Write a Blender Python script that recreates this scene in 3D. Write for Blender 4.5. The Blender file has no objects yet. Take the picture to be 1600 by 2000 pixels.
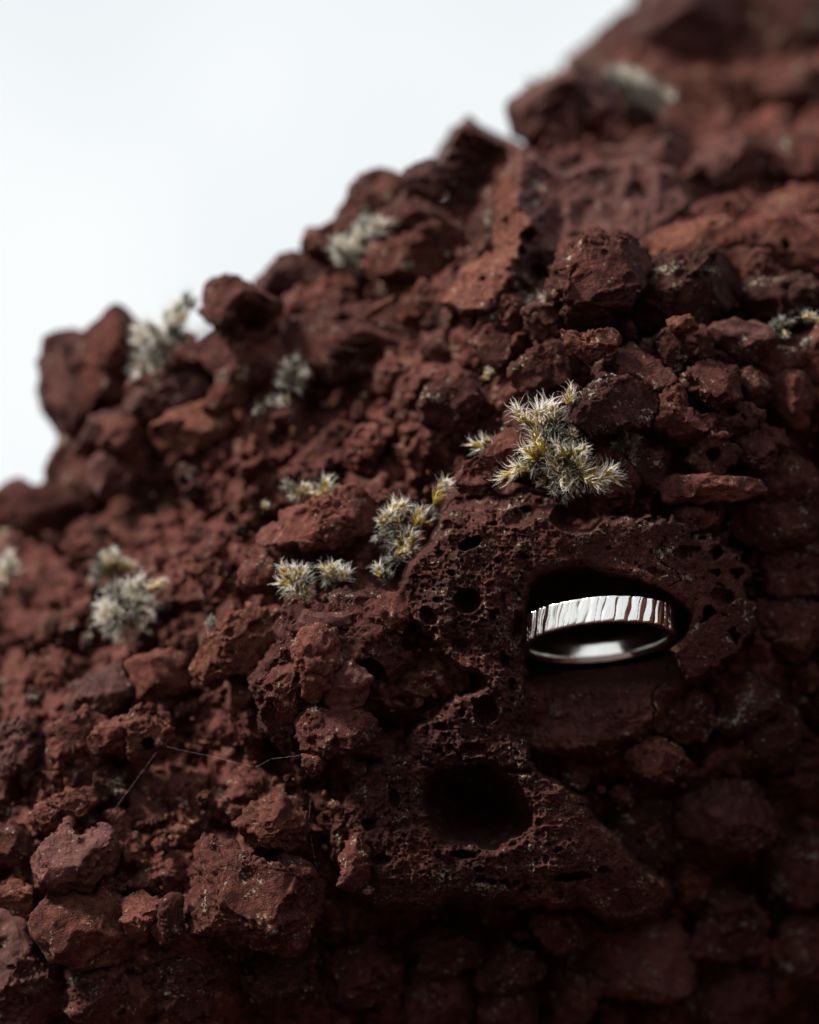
import bpy, math, random
import numpy as np
from mathutils import Matrix, Vector

sc = bpy.context.scene
C = sc.collection
rng = np.random.default_rng(7)
random.seed(7)

# ------------------------------------------------------------------ camera
D = 0.40                      # focus distance (m)
PXM = 0.140 / 2000.0          # metres per photo pixel at the focus distance
PITCH = math.radians(25)
CAM = np.array([0.0, -D, 0.30])
cd = bpy.data.cameras.new('camera')
cam = bpy.data.objects.new('camera', cd)
C.objects.link(cam)
cam.location = CAM
cam.rotation_euler = (math.radians(90) + PITCH, 0, 0)
cd.sensor_fit = 'VERTICAL'
cd.sensor_height = 36.0
cd.sensor_width = 28.8
cd.lens = 36.0 * D / 0.140
cd.clip_start = 0.01
cd.clip_end = 500
cd.dof.use_dof = True
cd.dof.focus_distance = D - 0.0022
cd.dof.aperture_fstop = 6.8
sc.camera = cam
RX = np.array(Matrix.Rotation(math.radians(90) + PITCH, 3, 'X'))

# ------------------------------------------------------------------ sky, sun, exposure
SUN_DIR_CAM = np.array([-0.62, 0.76, 0.17])      # towards the sun, camera axes
sd = RX @ (SUN_DIR_CAM / np.linalg.norm(SUN_DIR_CAM))
sun_el = math.asin(sd[2])
sun_az = math.atan2(sd[0], sd[1])
w = bpy.data.worlds.new('World')
sc.world = w
w.use_nodes = True
nt = w.node_tree
nt.nodes.clear()
def N(tree, kind, **kw):
    n = tree.nodes.new(kind)
    for k, v in kw.items():
        setattr(n, k, v)
    return n
wo = N(nt, 'ShaderNodeOutputWorld')
bg = N(nt, 'ShaderNodeBackground')
bg.inputs['Strength'].default_value = 0.066
sky = N(nt, 'ShaderNodeTexSky', sky_type='NISHITA')
sky.sun_disc = False
sky.sun_elevation = sun_el
sky.sun_rotation = sun_az
sky.dust_density = 3.0
tc = N(nt, 'ShaderNodeTexCoord')
nz = N(nt, 'ShaderNodeTexNoise')
nz.inputs['Scale'].default_value = 3.2
nz.inputs['Detail'].default_value = 4
nz.inputs['Roughness'].default_value = 0.5
cr = N(nt, 'ShaderNodeValToRGB')
cr.color_ramp.elements[0].position = 0.40
cr.color_ramp.elements[0].color = (8.6, 9.15, 9.5, 1)
cr.color_ramp.elements[1].position = 0.60
cr.color_ramp.elements[1].color = (10.35, 10.6, 10.65, 1)
mx = N(nt, 'ShaderNodeMix', data_type='RGBA')
mx.inputs['Factor'].default_value = 0.93        # nearly closed cloud cover
nt.links.new(tc.outputs['Generated'], nz.inputs['Vector'])
nt.links.new(nz.outputs['Fac'], cr.inputs['Fac'])
nt.links.new(sky.outputs['Color'], mx.inputs['A'])
nt.links.new(cr.outputs['Color'], mx.inputs['B'])
nt.links.new(mx.outputs['Result'], bg.inputs['Color'])
nt.links.new(bg.outputs['Background'], wo.inputs['Surface'])
sl = bpy.data.lights.new('sun', 'SUN')
sl.energy = 5.0
sl.angle = math.radians(9)
sl.color = (1.0, 0.92, 0.82)
so = bpy.data.objects.new('sun', sl)
C.objects.link(so)
so.rotation_euler = Vector(sd).to_track_quat('Z', 'Y').to_euler()
so.location = (0, 0, 3)
sc.view_settings.view_transform = 'Standard'
sc.view_settings.look = 'None'
sc.view_settings.exposure = 0.58
sc.view_settings.gamma = 1.0
sc.view_settings.use_curve_mapping = False

# ------------------------------------------------------------------ helpers
def world_pts(u, v, dmm):
    """photo pixel + millimetres behind the focal plane -> world point"""
    d = D + np.asarray(dmm) * 1e-3
    x = (np.asarray(u) - 800.0) * PXM * d / D
    y = (1000.0 - np.asarray(v)) * PXM * d / D
    p = np.stack([x, y, -d + 0 * x], -1)
    return p @ RX.T + CAM

def new_mesh(name, V, F, mats, smooth=True, mat_idx=None, uv=None):
    V = np.ascontiguousarray(V, dtype=np.float32)
    F = np.ascontiguousarray(F, dtype=np.int32)
    k = F.shape[1]
    me = bpy.data.meshes.new(name)
    me.vertices.add(len(V)); me.vertices.foreach_set('co', V.ravel())
    me.loops.add(F.size); me.loops.foreach_set('vertex_index', F.ravel())
    me.polygons.add(len(F))
    me.polygons.foreach_set('loop_start', np.arange(0, F.size, k, dtype=np.int32))
    if smooth:
        me.polygons.foreach_set('use_smooth', np.ones(len(F), dtype=bool))
    for m in mats:
        me.materials.append(m)
    if mat_idx is not None:
        me.polygons.foreach_set('material_index', np.ascontiguousarray(mat_idx, dtype=np.int32))
    me.update(calc_edges=True)
    return me

def link(name, data, parent=None, loc=None):
    o = bpy.data.objects.new(name, data)
    C.objects.link(o)
    if loc is not None:
        o.location = loc
    if parent is not None:
        o.parent = parent
    return o

def tag(o, label, cat=None, group=None, kind=None):
    if label: o['label'] = label
    if cat: o['category'] = cat
    if group: o['group'] = group
    if kind: o['kind'] = kind

TAB = np.random.default_rng(11).random((64, 64, 64), dtype=np.float32) * 2 - 1
JIT = np.random.default_rng(12).random((64, 64, 64, 4), dtype=np.float32)
_ROT = np.array(Matrix.Rotation(0.7, 3, Vector((1, 2, 3)).normalized()))

def vnoise(P):
    i = np.floor(P).astype(np.int64)
    f = (P - i).astype(np.float32)
    f = f * f * f * (f * (f * 6 - 15) + 10)
    i &= 63
    j = (i + 1) & 63
    x0, y0, z0 = i[:, 0], i[:, 1], i[:, 2]
    x1, y1, z1 = j[:, 0], j[:, 1], j[:, 2]
    fx, fy, fz = f[:, 0], f[:, 1], f[:, 2]
    a = TAB[x0, y0, z0] * (1 - fx) + TAB[x1, y0, z0] * fx
    b = TAB[x0, y1, z0] * (1 - fx) + TAB[x1, y1, z0] * fx
    c = TAB[x0, y0, z1] * (1 - fx) + TAB[x1, y0, z1] * fx
    d = TAB[x0, y1, z1] * (1 - fx) + TAB[x1, y1, z1] * fx
    return (a * (1 - fy) + b * fy) * (1 - fz) + (c * (1 - fy) + d * fy) * fz

def fbm(P, octs=4, gain=0.5, ridged=False):
    s = 0; a = 1.0; tot = 0
    for _ in range(octs):
        n = vnoise(P)
        if ridged:
            n = 1 - 2.0 * np.abs(n) * 1.4
        s = s + a * n; tot += a
        a *= gain
        P = (P @ _ROT.T) * 2.03 + 17.3
    return s / tot

def pits(P, cell, rmin, rmax, prob):
    """depth of spherical bubbles scattered in a jittered grid (cell units -> metres)"""
    Q = P / cell
    i = np.floor(Q).astype(np.int64)
    out = np.zeros(len(P), dtype=np.float32)
    for dx in (-1, 0, 1):
        for dy in (-1, 0, 1):
            for dz in (-1, 0, 1):
                c = i + np.array([dx, dy, dz])
                m = c & 63
                J = JIT[m[:, 0], m[:, 1], m[:, 2]]
                ctr = c + 0.15 + 0.7 * J[:, :3]
                d2 = ((Q - ctr) ** 2).sum(1)
                h = J[:, 3]
                r = rmin + (rmax - rmin) * ((h * 7.31) % 1.0) ** 2
                on = h < prob
                t = np.where(on, np.sqrt(np.clip(r * r - d2, 0, None)), 0)
                out = np.maximum(out, t)
    return out * cell

def shards(X, Y, S, seed, tilt=0.9, fall=1.5):
    """overlapping tilted slabs with sharp edges: broken, welded rock relief (about 0..1)"""
    wx = vnoise(np.stack([X / S * 0.9, Y / S * 0.9, 0 * X + seed * 3.1], 1)); wy = vnoise(np.stack([X / S * 0.9, Y / S * 0.9, 0 * X + seed * 3.1 + 31], 1))
    X = X / S + 0.30 * wx; Y = Y / S + 0.30 * wy
    ci = np.floor(X).astype(np.int64); cj = np.floor(Y).astype(np.int64)
    out = np.full(X.shape, -9.0)
    for dx in (-2, -1, 0, 1, 2):
        for dy in (-2, -1, 0, 1, 2):
            if abs(dx) + abs(dy) == 4: continue
            a = ci + dx; b = cj + dy
            J = JIT[a & 63, b & 63, seed & 63]; K = JIT[b & 63, a & 63, (seed + 17) & 63]
            ex = X - (a + J[:, 0]); ey = Y - (b + J[:, 1])
            th = K[:, 0] * 3.1416; cs = np.cos(th); sn = np.sin(th)
            u1 = (ex * cs + ey * sn) * (0.7 + 0.5 * K[:, 3]); u2 = (-ex * sn + ey * cs) * (1.0 + 0.9 * K[:, 3])
            q = np.maximum(np.abs(u1), np.abs(u2) * 0.8 + np.abs(u1) * 0.45)
            h = 0.75 * J[:, 2] + tilt * ((K[:, 1] - 0.5) * ex + (K[:, 2] - 0.62) * ey) - fall * np.clip(q - 0.42, 0, None)
            out = np.maximum(out, h)
    return out

_geo = {}
def geodesic(n):
    if n in _geo: return _geo[n]
    t = (1 + 5 ** 0.5) / 2
    V = np.array([(-1, t, 0), (1, t, 0), (-1, -t, 0), (1, -t, 0), (0, -1, t), (0, 1, t), (0, -1, -t), (0, 1, -t),
                  (t, 0, -1), (t, 0, 1), (-t, 0, -1), (-t, 0, 1)], float)
    F = [(0, 11, 5), (0, 5, 1), (0, 1, 7), (0, 7, 10), (0, 10, 11), (1, 5, 9), (5, 11, 4), (11, 10, 2), (10, 7, 6), (7, 1, 8),
         (3, 9, 4), (3, 4, 2), (3, 2, 6), (3, 6, 8), (3, 8, 9), (4, 9, 5), (2, 4, 11), (6, 2, 10), (8, 6, 7), (9, 8, 1)]
    ii, jj = np.meshgrid(np.arange(n + 1), np.arange(n + 1), indexing='ij')
    ok = ii + jj <= n
    I, J = ii[ok], jj[ok]
    idx = -np.ones((n + 1, n + 1), int); idx[ok] = np.arange(len(I))
    tris = []
    a, b = np.meshgrid(np.arange(n), np.arange(n), indexing='ij')
    m = a + b < n
    tris.append(np.stack([idx[a[m], b[m]], idx[a[m] + 1, b[m]], idx[a[m], b[m] + 1]], 1))
    m = a + b < n - 1
    tris.append(np.stack([idx[a[m] + 1, b[m]], idx[a[m] + 1, b[m] + 1], idx[a[m], b[m] + 1]], 1))
    T = np.concatenate(tris)
    P = []; Q = []
    for k, (x, y, z) in enumerate(F):
        w1 = I / n; w2 = J / n
        P.append(V[x] * (1 - w1 - w2)[:, None] + V[y] * w1[:, None] + V[z] * w2[:, None])
        Q.append(T + k * len(I))
    P = np.concatenate(P); Q = np.concatenate(Q)
    P /= np.linalg.norm(P, axis=1)[:, None]
    key = np.round(P * 1e5).astype(np.int64)
    _, first, inv = np.unique(key, axis=0, return_index=True, return_inverse=True)
    _geo[n] = (P[first], inv.ravel()[Q])
    return _geo[n]

def vnormals(P, F):
    if F.shape[1] == 4:
        n = np.cross(P[F[:, 2]] - P[F[:, 0]], P[F[:, 3]] - P[F[:, 1]])
    else:
        n = np.cross(P[F[:, 1]] - P[F[:, 0]], P[F[:, 2]] - P[F[:, 0]])
    N_ = np.zeros_like(P)
    for c in range(3):
        for k in range(F.shape[1]):
            N_[:, c] += np.bincount(F[:, k], n[:, c], len(P))
    return N_ / (np.linalg.norm(N_, axis=1)[:, None] + 1e-30)

# thin-plate surface through control points: photo pixel -> mm behind the focal plane
CP = np.array([(1160, 1230, 1), (1080, 880, 4), (1150, 620, 8), (1170, 480, 11), (1500, 650, 13), (1550, 1000, 12),
    (1500, 1500, 14), (480, 1750, -1), (700, 1330, 0), (560, 1120, 8), (770, 1000, 8), (600, 950, 14), (230, 1170, 22),
    (0, 1130, 38), (300, 700, 34), (130, 730, 44), (0, 950, 50), (570, 740, 27), (450, 560, 27), (700, 470, 37),
    (900, 270, 28), (900, 550, 20), (1000, 400, 24), (1250, 550, 10), (1300, 380, 34), (1450, 350, 42), (1300, 200, 70),
    (1500, 50, 100), (100, 1450, 9), (100, 1800, 2.5), (800, 1900, 14), (1100, 1750, 9), (1300, 1900, 21), (980, 1570, 4), (1600, 300, 52),
    (0, 2000, 8), (1600, 2000, 27), (820, 720, 18), (400, 900, 26), (400, 1250, 12), (300, 1500, 8)], float)
def _tps(r2): return np.where(r2 > 0, 0.5 * r2 * np.log(np.maximum(r2, 1e-12)), 0)
_c = CP[:, :2] / 1000
_K = _tps(((_c[:, None] - _c[None]) ** 2).sum(-1)) + np.eye(len(CP)) * 0.0005
_A = np.zeros((len(CP) + 3,) * 2)
_A[:len(CP), :len(CP)] = _K
_A[:len(CP), len(CP)] = 1; _A[:len(CP), len(CP) + 1:] = _c
_A[len(CP):, :len(CP)] = _A[:len(CP), len(CP):].T
_W = np.linalg.solve(_A, np.concatenate([CP[:, 2], np.zeros(3)]))
def depth(u, v):
    u = np.atleast_1d(np.asarray(u, float)); v = np.atleast_1d(np.asarray(v, float))
    sh = u.shape
    uu = np.clip(u, -60, 1660).ravel() / 1000; vv = np.clip(v, -60, 2060).ravel() / 1000
    r = np.full(uu.shape, _W[len(CP)]) + _W[len(CP) + 1] * uu + _W[len(CP) + 2] * vv
    for k in range(len(CP)):
        r = r + _W[k] * _tps((uu - _c[k, 0]) ** 2 + (vv - _c[k, 1]) ** 2)
    r = r.reshape(sh)
    r = r - np.clip(u - 1660, 0, None) * 0.065 - np.clip(v - 2700, 0, None) * 0.028  # out-of-view right flank swings forward, shaped to block light from the right
    r = r + np.clip(-60 - u, 0, None) * 0.12 + np.clip(-60 - v, 0, None) * 0.20
    return r

def poly_sdf(poly, U, V):
    """signed distance in pixels, positive inside"""
    P = np.asarray(poly, float)
    d2 = np.full(U.shape, 1e12); ins = np.zeros(U.shape, bool)
    for k in range(len(P)):
        a = P[k]; b = P[(k + 1) % len(P)]
        e = b - a
        t = np.clip(((U - a[0]) * e[0] + (V - a[1]) * e[1]) / (e @ e + 1e-9), 0, 1)
        d2 = np.minimum(d2, (U - a[0] - t * e[0]) ** 2 + (V - a[1] - t * e[1]) ** 2)
        c = (a[1] > V) != (b[1] > V)
        ins ^= c & (U < (b[0] - a[0]) * (V - a[1]) / (b[1] - a[1] + 1e-12) + a[0])
    return np.where(ins, 1, -1) * np.sqrt(d2)

def sstep(a, b, x):
    t = np.clip((x - a) / (b - a), 0, 1)
    return t * t * (3 - 2 * t)

# ------------------------------------------------------------------ materials
def L(t, a, b): t.links.new(a, b)

def rock_material(name, dark, mid, lit, rough=0.85, pore=0.5, lichen=0.5, bump=1.0):
    m = bpy.data.materials.new(name); m.use_nodes = True
    t = m.node_tree; t.nodes.clear()
    out = N(t, 'ShaderNodeOutputMaterial'); bs = N(t, 'ShaderNodeBsdfPrincipled')
    L(t, bs.outputs[0], out.inputs[0])
    geo = N(t, 'ShaderNodeNewGeometry')
    oi = N(t, 'ShaderNodeObjectInfo')
    co = geo.outputs['Position']                     # a world-space grain, in metres
    def noise(scale, det=4, ro=0.6, dist=0.0):
        n = N(t, 'ShaderNodeTexNoise'); n.inputs['Scale'].default_value = scale
        n.inputs['Detail'].default_value = det; n.inputs['Roughness'].default_value = ro
        n.inputs['Distortion'].default_value = dist
        L(t, co, n.inputs['Vector']); return n
    n1 = noise(110, 5, 0.65); n2 = noise(900, 4, 0.6); n3 = noise(4200, 3, 0.6)
    add = N(t, 'ShaderNodeMath', operation='MULTIPLY_ADD'); add.inputs[1].default_value = 0.55
    L(t, n2.outputs['Fac'], add.inputs[0])
    sc1 = N(t, 'ShaderNodeMath', operation='MULTIPLY'); sc1.inputs[1].default_value = 0.6
    L(t, n1.outputs['Fac'], sc1.inputs[0]); L(t, sc1.outputs[0], add.inputs[2])
    rnd = N(t, 'ShaderNodeMath', operation='MULTIPLY_ADD'); rnd.inputs[1].default_value = 0.16
    L(t, oi.outputs['Random'], rnd.inputs[0]); L(t, add.outputs[0], rnd.inputs[2])
    rp = N(t, 'ShaderNodeValToRGB')
    e = rp.color_ramp.elements
    e[0].position = 0.47; e[0].color = (*dark, 1)
    e[1].position = 0.80; e[1].color = (*lit, 1)  # palest tone of the rock's own mottling, scattered by the noise
    k = e.new(0.63); k.color = (*mid, 1)
    L(t, rnd.outputs[0], rp.inputs['Fac'])
    # pale lichen crust and grey mineral flecks
    nl = noise(330, 4, 0.7); nl2 = noise(2100, 2, 0.6); 
    ml = N(t, 'ShaderNodeMath', operation='MULTIPLY_ADD'); ml.inputs[1].default_value = 0.75
    L(t, nl2.outputs['Fac'], ml.inputs[0]); L(t, nl.outputs['Fac'], ml.inputs[2])
    mr = N(t, 'ShaderNodeMapRange'); mr.inputs['From Min'].default_value = 1.06 - 0.06 * lichen
    mr.inputs['From Max'].default_value = 1.15 - 0.06 * lichen
    mr.inputs['To Max'].default_value = 0.75
    L(t, ml.outputs[0], mr.inputs['Value'])
    mixl = N(t, 'ShaderNodeMix', data_type='RGBA')
    mixl.inputs['B'].default_value = (0.27, 0.26, 0.19, 1)
    L(t, mr.outputs[0], mixl.inputs['Factor']); L(t, rp.outputs['Color'], mixl.inputs['A'])
    L(t, mixl.outputs['Result'], bs.inputs['Base Color'])
    bs.inputs['Roughness'].default_value = rough
    bs.inputs['Specular IOR Level'].default_value = 0.18
    # fine vesicles and grain
    vo = N(t, 'ShaderNodeTexVoronoi', feature='F1'); vo.inputs['Scale'].default_value = 2600
    L(t, co, vo.inputs['Vector'])
    vr = N(t, 'ShaderNodeMapRange'); vr.inputs['From Min'].default_value = 0.0; vr.inputs['From Max'].default_value = 0.42
    L(t, vo.outputs['Distance'], vr.inputs['Value'])
    vg = N(t, 'ShaderNodeMix', data_type='FLOAT'); vg.inputs['A'].default_value = 1.0
    gate = N(t, 'ShaderNodeMapRange'); gate.inputs['From Min'].default_value = 0.62 - 0.3 * pore; gate.inputs['From Max'].default_value = 0.75 - 0.3 * pore
    L(t, n1.outputs['Fac'], gate.inputs['Value']); L(t, gate.outputs[0], vg.inputs['Factor']); L(t, vr.outputs[0], vg.inputs['B'])
    b1 = N(t, 'ShaderNodeBump'); b1.inputs['Distance'].default_value = 0.00034 * bump; b1.inputs['Strength'].default_value = 0.9
    L(t, vg.outputs[0], b1.inputs['Height'])
    b2 = N(t, 'ShaderNodeBump'); b2.inputs['Distance'].default_value = 0.00042 * bump; b2.inputs['Strength'].default_value = 0.8
    L(t, n2.outputs['Fac'], b2.inputs['Height']); L(t, b1.outputs[0], b2.inputs['Normal'])
    b3 = N(t, 'ShaderNodeBump'); b3.inputs['Distance'].default_value = 0.00022 * bump; b3.inputs['Strength'].default_value = 0.8
    L(t, n3.outputs['Fac'], b3.inputs['Height']); L(t, b2.outputs[0], b3.inputs['Normal'])
    L(t, b3.outputs[0], bs.inputs['Normal'])
    return m

M_RED = rock_material('scoria_red', (0.0245, 0.0070, 0.0056), (0.0496, 0.0130, 0.0101), (0.1178, 0.0386, 0.0285))
M_RUST = rock_material('scoria_rust', (0.0303, 0.0086, 0.0061), (0.0612, 0.0174, 0.0121), (0.1414, 0.0511, 0.0333), pore=0.7)
M_PLUM = rock_material('scoria_plum', (0.0262, 0.0083, 0.0071), (0.0466, 0.0141, 0.0121), (0.1021, 0.0386, 0.0328), rough=0.7, pore=0.3, lichen=0.3, bump=0.8)
M_DARK = rock_material('scoria_brown', (0.0197, 0.0060, 0.0049), (0.0373, 0.0102, 0.0083), (0.0863, 0.0292, 0.0228), pore=0.8, lichen=0.9)
M_SMOOTH = rock_material('scoria_bubble_wall', (0.0284, 0.0090, 0.0073), (0.0490, 0.0158, 0.0130), (0.1017, 0.0389, 0.0308), rough=0.7, pore=0.25, lichen=0.2, bump=0.7)
M_BLOCK = rock_material('scoria_pitted', (0.0256, 0.0076, 0.0060), (0.0520, 0.0150, 0.0118), (0.1225, 0.0450, 0.0333), pore=0.9, lichen=0.8)
MATS = dict(red=M_RED, rust=M_RUST, plum=M_PLUM, dark=M_DARK)

# ------------------------------------------------------------------ ground and outcrop body
def ground_material():
    m = bpy.data.materials.new('cinder_ground'); m.use_nodes = True
    t = m.node_tree; bs = t.nodes['Principled BSDF']
    g = N(t, 'ShaderNodeNewGeometry'); n = N(t, 'ShaderNodeTexNoise'); n.inputs['Scale'].default_value = 40; n.inputs['Detail'].default_value = 8
    L(t, g.outputs['Position'], n.inputs['Vector'])
    r = N(t, 'ShaderNodeValToRGB'); r.color_ramp.elements[0].color = (0.02, 0.012, 0.01, 1); r.color_ramp.elements[1].color = (0.07, 0.035, 0.028, 1)
    L(t, n.outputs['Fac'], r.inputs['Fac']); L(t, r.outputs['Color'], bs.inputs['Base Color'])
    bs.inputs['Roughness'].default_value = 0.95
    return m
gs = 60.0
gv = np.array([(-gs, -gs, 0), (gs, -gs, 0), (gs, gs, 0), (-gs, gs, 0)])
g = link('ground', new_mesh('ground', gv, np.array([[0, 1, 2, 3]]), [ground_material()], smooth=False))
tag(g, 'dark cinder ground below the outcrop', kind='structure')

SIL = np.array([(-700, 1500), (-300, 1220), (0, 985), (100, 925), (165, 770), (290, 690), (400, 620), (520, 600), (620, 510), (720, 415),
                (850, 365), (900, 345), (1005, 338), (1048, 245), (1150, 105), (1290, -40), (1500, -210), (1800, -440), (2600, -1050)], float)
TD = np.array([0.768, -0.641]); ND = np.array([0.641, 0.768])
_sa = SIL @ TD; _sb = SIL @ ND + 28
_o = np.argsort(_sa); _sa = _sa[_o]; _sb = _sb[_o]
def sky_b(u, v):
    """pixels inside the rock side of the ridge line"""
    a = u * TD[0] + v * TD[1]; b = u * ND[0] + v * ND[1]
    return b - np.interp(a, _sa, _sb)

CAV = [(1023, 1300), (1022, 1230), (1025, 1180), (1034, 1145), (1052, 1124), (1080, 1109), (1115, 1103), (1150, 1106), (1180, 1116), (1215, 1126),
       (1250, 1131), (1285, 1144), (1315, 1162), (1338, 1180), (1349, 1205), (1347, 1228), (1330, 1252), (1305, 1272), (1285, 1288), (1200, 1302), (1120, 1308), (1060, 1304)]
HOLE2 = [(823, 1560), (830, 1520), (858, 1499), (910, 1490), (960, 1497), (1005, 1525), (1035, 1562), (1046, 1598), (1022, 1632), (965, 1662), (920, 1658), (862, 1642), (836, 1602)]

PEAK = [(850, 325), (868, 292), (886, 250), (914, 238), (945, 256), (1000, 282), (1050, 306), (1110, 338), (1150, 322), (1230, 310), (1320, 335), (1350, 400), (1300, 445), (1255, 487), (1180, 492), (1105, 500),
        (1100, 560), (1065, 590), (1000, 602), (940, 612), (898, 614), (862, 596), (878, 560), (908, 522), (888, 450), (876, 390)]
uu = np.concatenate([np.linspace(-900, -100, 20, endpoint=False), np.linspace(-100, 1700, 600, endpoint=False), np.linspace(1700, 2600, 50), np.linspace(2650, 5200, 26)])
vv = np.concatenate([np.linspace(-900, -100, 30, endpoint=False), np.linspace(-100, 2060, 700, endpoint=False), np.linspace(2060, 2700, 40), np.linspace(2750, 6200, 36)])
U, V = np.meshgrid(uu, vv)
b = sky_b(U, V)
sh = np.clip(-b, 0, None)
U2 = U + ND[0] * sh; V2 = V + ND[1] * sh
dd = depth(U2, V2) + sh * PXM * 1e3 * 1.25
ur, vr = U2.ravel(), V2.ravel()
rel = 8.0 * shards(ur, vr, 150, 3, 1.1, 1.8) + 4.2 * shards(ur, vr, 66, 8, 1.1, 1.7) + 1.9 * shards(ur, vr, 28, 14)
dd = dd + 10.8 - rel.reshape(U.shape)
dd = dd + 26 * sstep(-40, 10, poly_sdf(CAV, U, V)) + 22 * sstep(-40, 10, poly_sdf(HOLE2, U, V))
dd = dd + 9 * sstep(0, 45, poly_sdf(PEAK, U, V))
Wp = world_pts(U2, V2, dd).reshape(-1, 3)
amp = 1 + 4 * sstep(0, 600, np.maximum(np.maximum(U - 1700, V - 2060), 0)).ravel()
wq = Wp + 0.0012 * np.stack([vnoise(Wp * 300 + 9), vnoise(Wp * 300 + 29), vnoise(Wp * 300 + 49)], 1)
nn = fbm(Wp * 110, 3, ridged=True) * 0.0010 * amp + fbm(Wp * 28, 3) * 0.002 * amp
nn = nn + 0.0007 * fbm(Wp * 420, 4, ridged=True) - 0.8 * pits(wq + 0.1, 0.0036, 0.10, 0.42, 0.4) - 0.8 * pits(wq, 0.0016, 0.15, 0.45, 0.5)
Wp = Wp + nn[:, None] * (RX @ np.array([0.1, 0.25, 0.95]))
nu, nv = len(uu), len(vv)
ii = np.arange(nu * nv).reshape(nv, nu)
Fq = np.stack([ii[:-1, :-1].ravel(), ii[1:, :-1].ravel(), ii[1:, 1:].ravel(), ii[:-1, 1:].ravel()], 1)
outcrop = link('rock_outcrop', new_mesh('rock_outcrop', Wp, Fq, [M_RED]))
tag(outcrop, 'steep dark red scoria outcrop rising to the right against a white sky', kind='structure')

# ------------------------------------------------------------------ stone builder
def stone_shape(n, Rfun, T, style, seed, rad, hollows=(), p=0.78, k=1.35, cuts=9, pit=1.0):
    """star-shaped chunk in camera axes (x right, y up, z to the viewer), metres"""
    r = np.random.default_rng(seed)
    Dv, F = geodesic(n)
    q = ((1 - Dv[:, 2]) / 2) ** k
    z = 1 - 2 * q
    th = np.arctan2(Dv[:, 1], Dv[:, 0])
    c = np.sqrt(np.clip(1 - z * z, 0, None))
    R = Rfun(th)
    cc = c ** p
    P = np.stack([R * cc * np.cos(th), R * cc * np.sin(th), np.sign(z) * np.abs(z) ** p * T], 1)
    off = r.uniform(0, 60, 3)
    nr = vnormals(P, F)
    Q = P / rad
    warp = np.stack([vnoise(Q * 1.3 + off), vnoise(Q * 1.3 + off + 20), vnoise(Q * 1.3 + off + 40)], 1)
    if style == 'smooth':
        d = 0.22 * fbm(Q * 1.4 + warp * 0.5 + off, 2) + 0.06 * fbm(Q * 3 + warp + off, 2)
    elif style == 'layer':
        d = 0.10 * fbm(Q * 1.2 + off, 2) + 0.16 * fbm(Q * np.array([0.6, 6.5, 3.0]) + warp * 0.8 + off, 3, ridged=True)
    else:
        d = 0.19 * fbm(Q * 1.5 + warp * 0.6 + off, 3) + 0.08 * fbm(Q * 2.6 + warp + off, 2, ridged=True)
    P = P + nr * (d * rad)[:, None]
    smooth_face = np.zeros(len(P))
    for kc in range(cuts):
        nrm = r.normal(size=3); nrm[2] = abs(nrm[2]) + 0.75; nrm /= np.linalg.norm(nrm)
        s = P @ nrm + rad * 0.06 * vnoise(Q * 2.2 + off + kc * 7)
        d = s.max() * r.uniform(0.56, 0.84)
        ex = np.clip(s - d, 0, None)
        P = P - (ex * 0.96)[:, None] * nrm
        cutm = sstep(0, 0.05 * rad, ex)
        if kc % 2 == 0: smooth_face = np.maximum(smooth_face, cutm)
        else: smooth_face = smooth_face * (1 - cutm)
    for (hx, hy, hr, hd) in hollows:
        dist = ((P[:, 0] - hx) ** 2 + (P[:, 1] - hy) ** 2) / hr ** 2
        P[:, 2] -= np.where(P[:, 2] > 0, hd * np.sqrt(np.clip(1 - dist, 0, 1)), 0)
    nr = vnormals(P, F)
    A = P + off * 1e-3
    A = A + 0.0005 * np.stack([vnoise(A * 600 + 3), vnoise(A * 600 + 23), vnoise(A * 600 + 43)], 1)
    if style != 'rough':
        d = 0.00030 * fbm(A * 600, 3) + 0.00035 * fbm(A * 260, 2, ridged=True) - 0.5 * pits(A, 0.0042, 0.15, 0.33, 0.22)
    else:
        rg_ = 1 - 0.85 * smooth_face
        d = rg_ * (0.00070 * fbm(A * 300, 4, ridged=True) + 0.00038 * fbm(A * 1300, 3, ridged=True)) + 0.0002 * fbm(A * 500, 2)
        if pit > 0:
            d = d - pit * (0.8 * pits(A, 0.0048, 0.10, 0.40, 0.35) + rg_ * (1.0 * pits(A, 0.0021, 0.12, 0.47, 0.6) + 1.0 * pits(A, 0.0010, 0.2, 0.47, 0.6)))
    lim = min(1.0, rad / 0.0032)
    P = P + nr * (d * lim)[:, None]
    return P, F

def outline_fun(poly, scale):
    P = np.asarray(poly, float)
    x, y = P[:, 0], P[:, 1]
    x2, y2 = np.roll(x, -1), np.roll(y, -1)
    cr_ = x * y2 - x2 * y
    A = cr_.sum() / 2
    c = np.array([((x + x2) * cr_).sum() / (6 * A), ((y + y2) * cr_).sum() / (6 * A)])
    Q = (P - c) * np.array([1, -1])
    ths = np.linspace(-math.pi, math.pi, 361)
    R = np.zeros(361)
    for k in range(len(Q)):
        a = Q[k]; bb = Q[(k + 1) % len(Q)]
        e = bb - a
        dx, dy = np.cos(ths), np.sin(ths)
        den = dx * e[1] - dy * e[0]
        den = np.where(np.abs(den) < 1e-9, 1e-9, den)
        t = (a[0] * e[1] - a[1] * e[0]) / den
        s = (a[0] * dy - a[1] * dx) / den
        R = np.maximum(R, np.where((t > 0) & (s >= 0) & (s <= 1), t, 0))
    R = np.where(R <= 0, R[R > 0].mean(), R)
    ker = np.array([1, 2, 3, 2, 1.]); ker /= ker.sum()
    Rp = np.convolve(np.concatenate([R[-5:-1], R, R[1:5]]), ker, 'same')[4:-4]
    R = Rp * scale
    return c, (lambda th: np.interp(th, ths, R)), R.mean()

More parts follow.
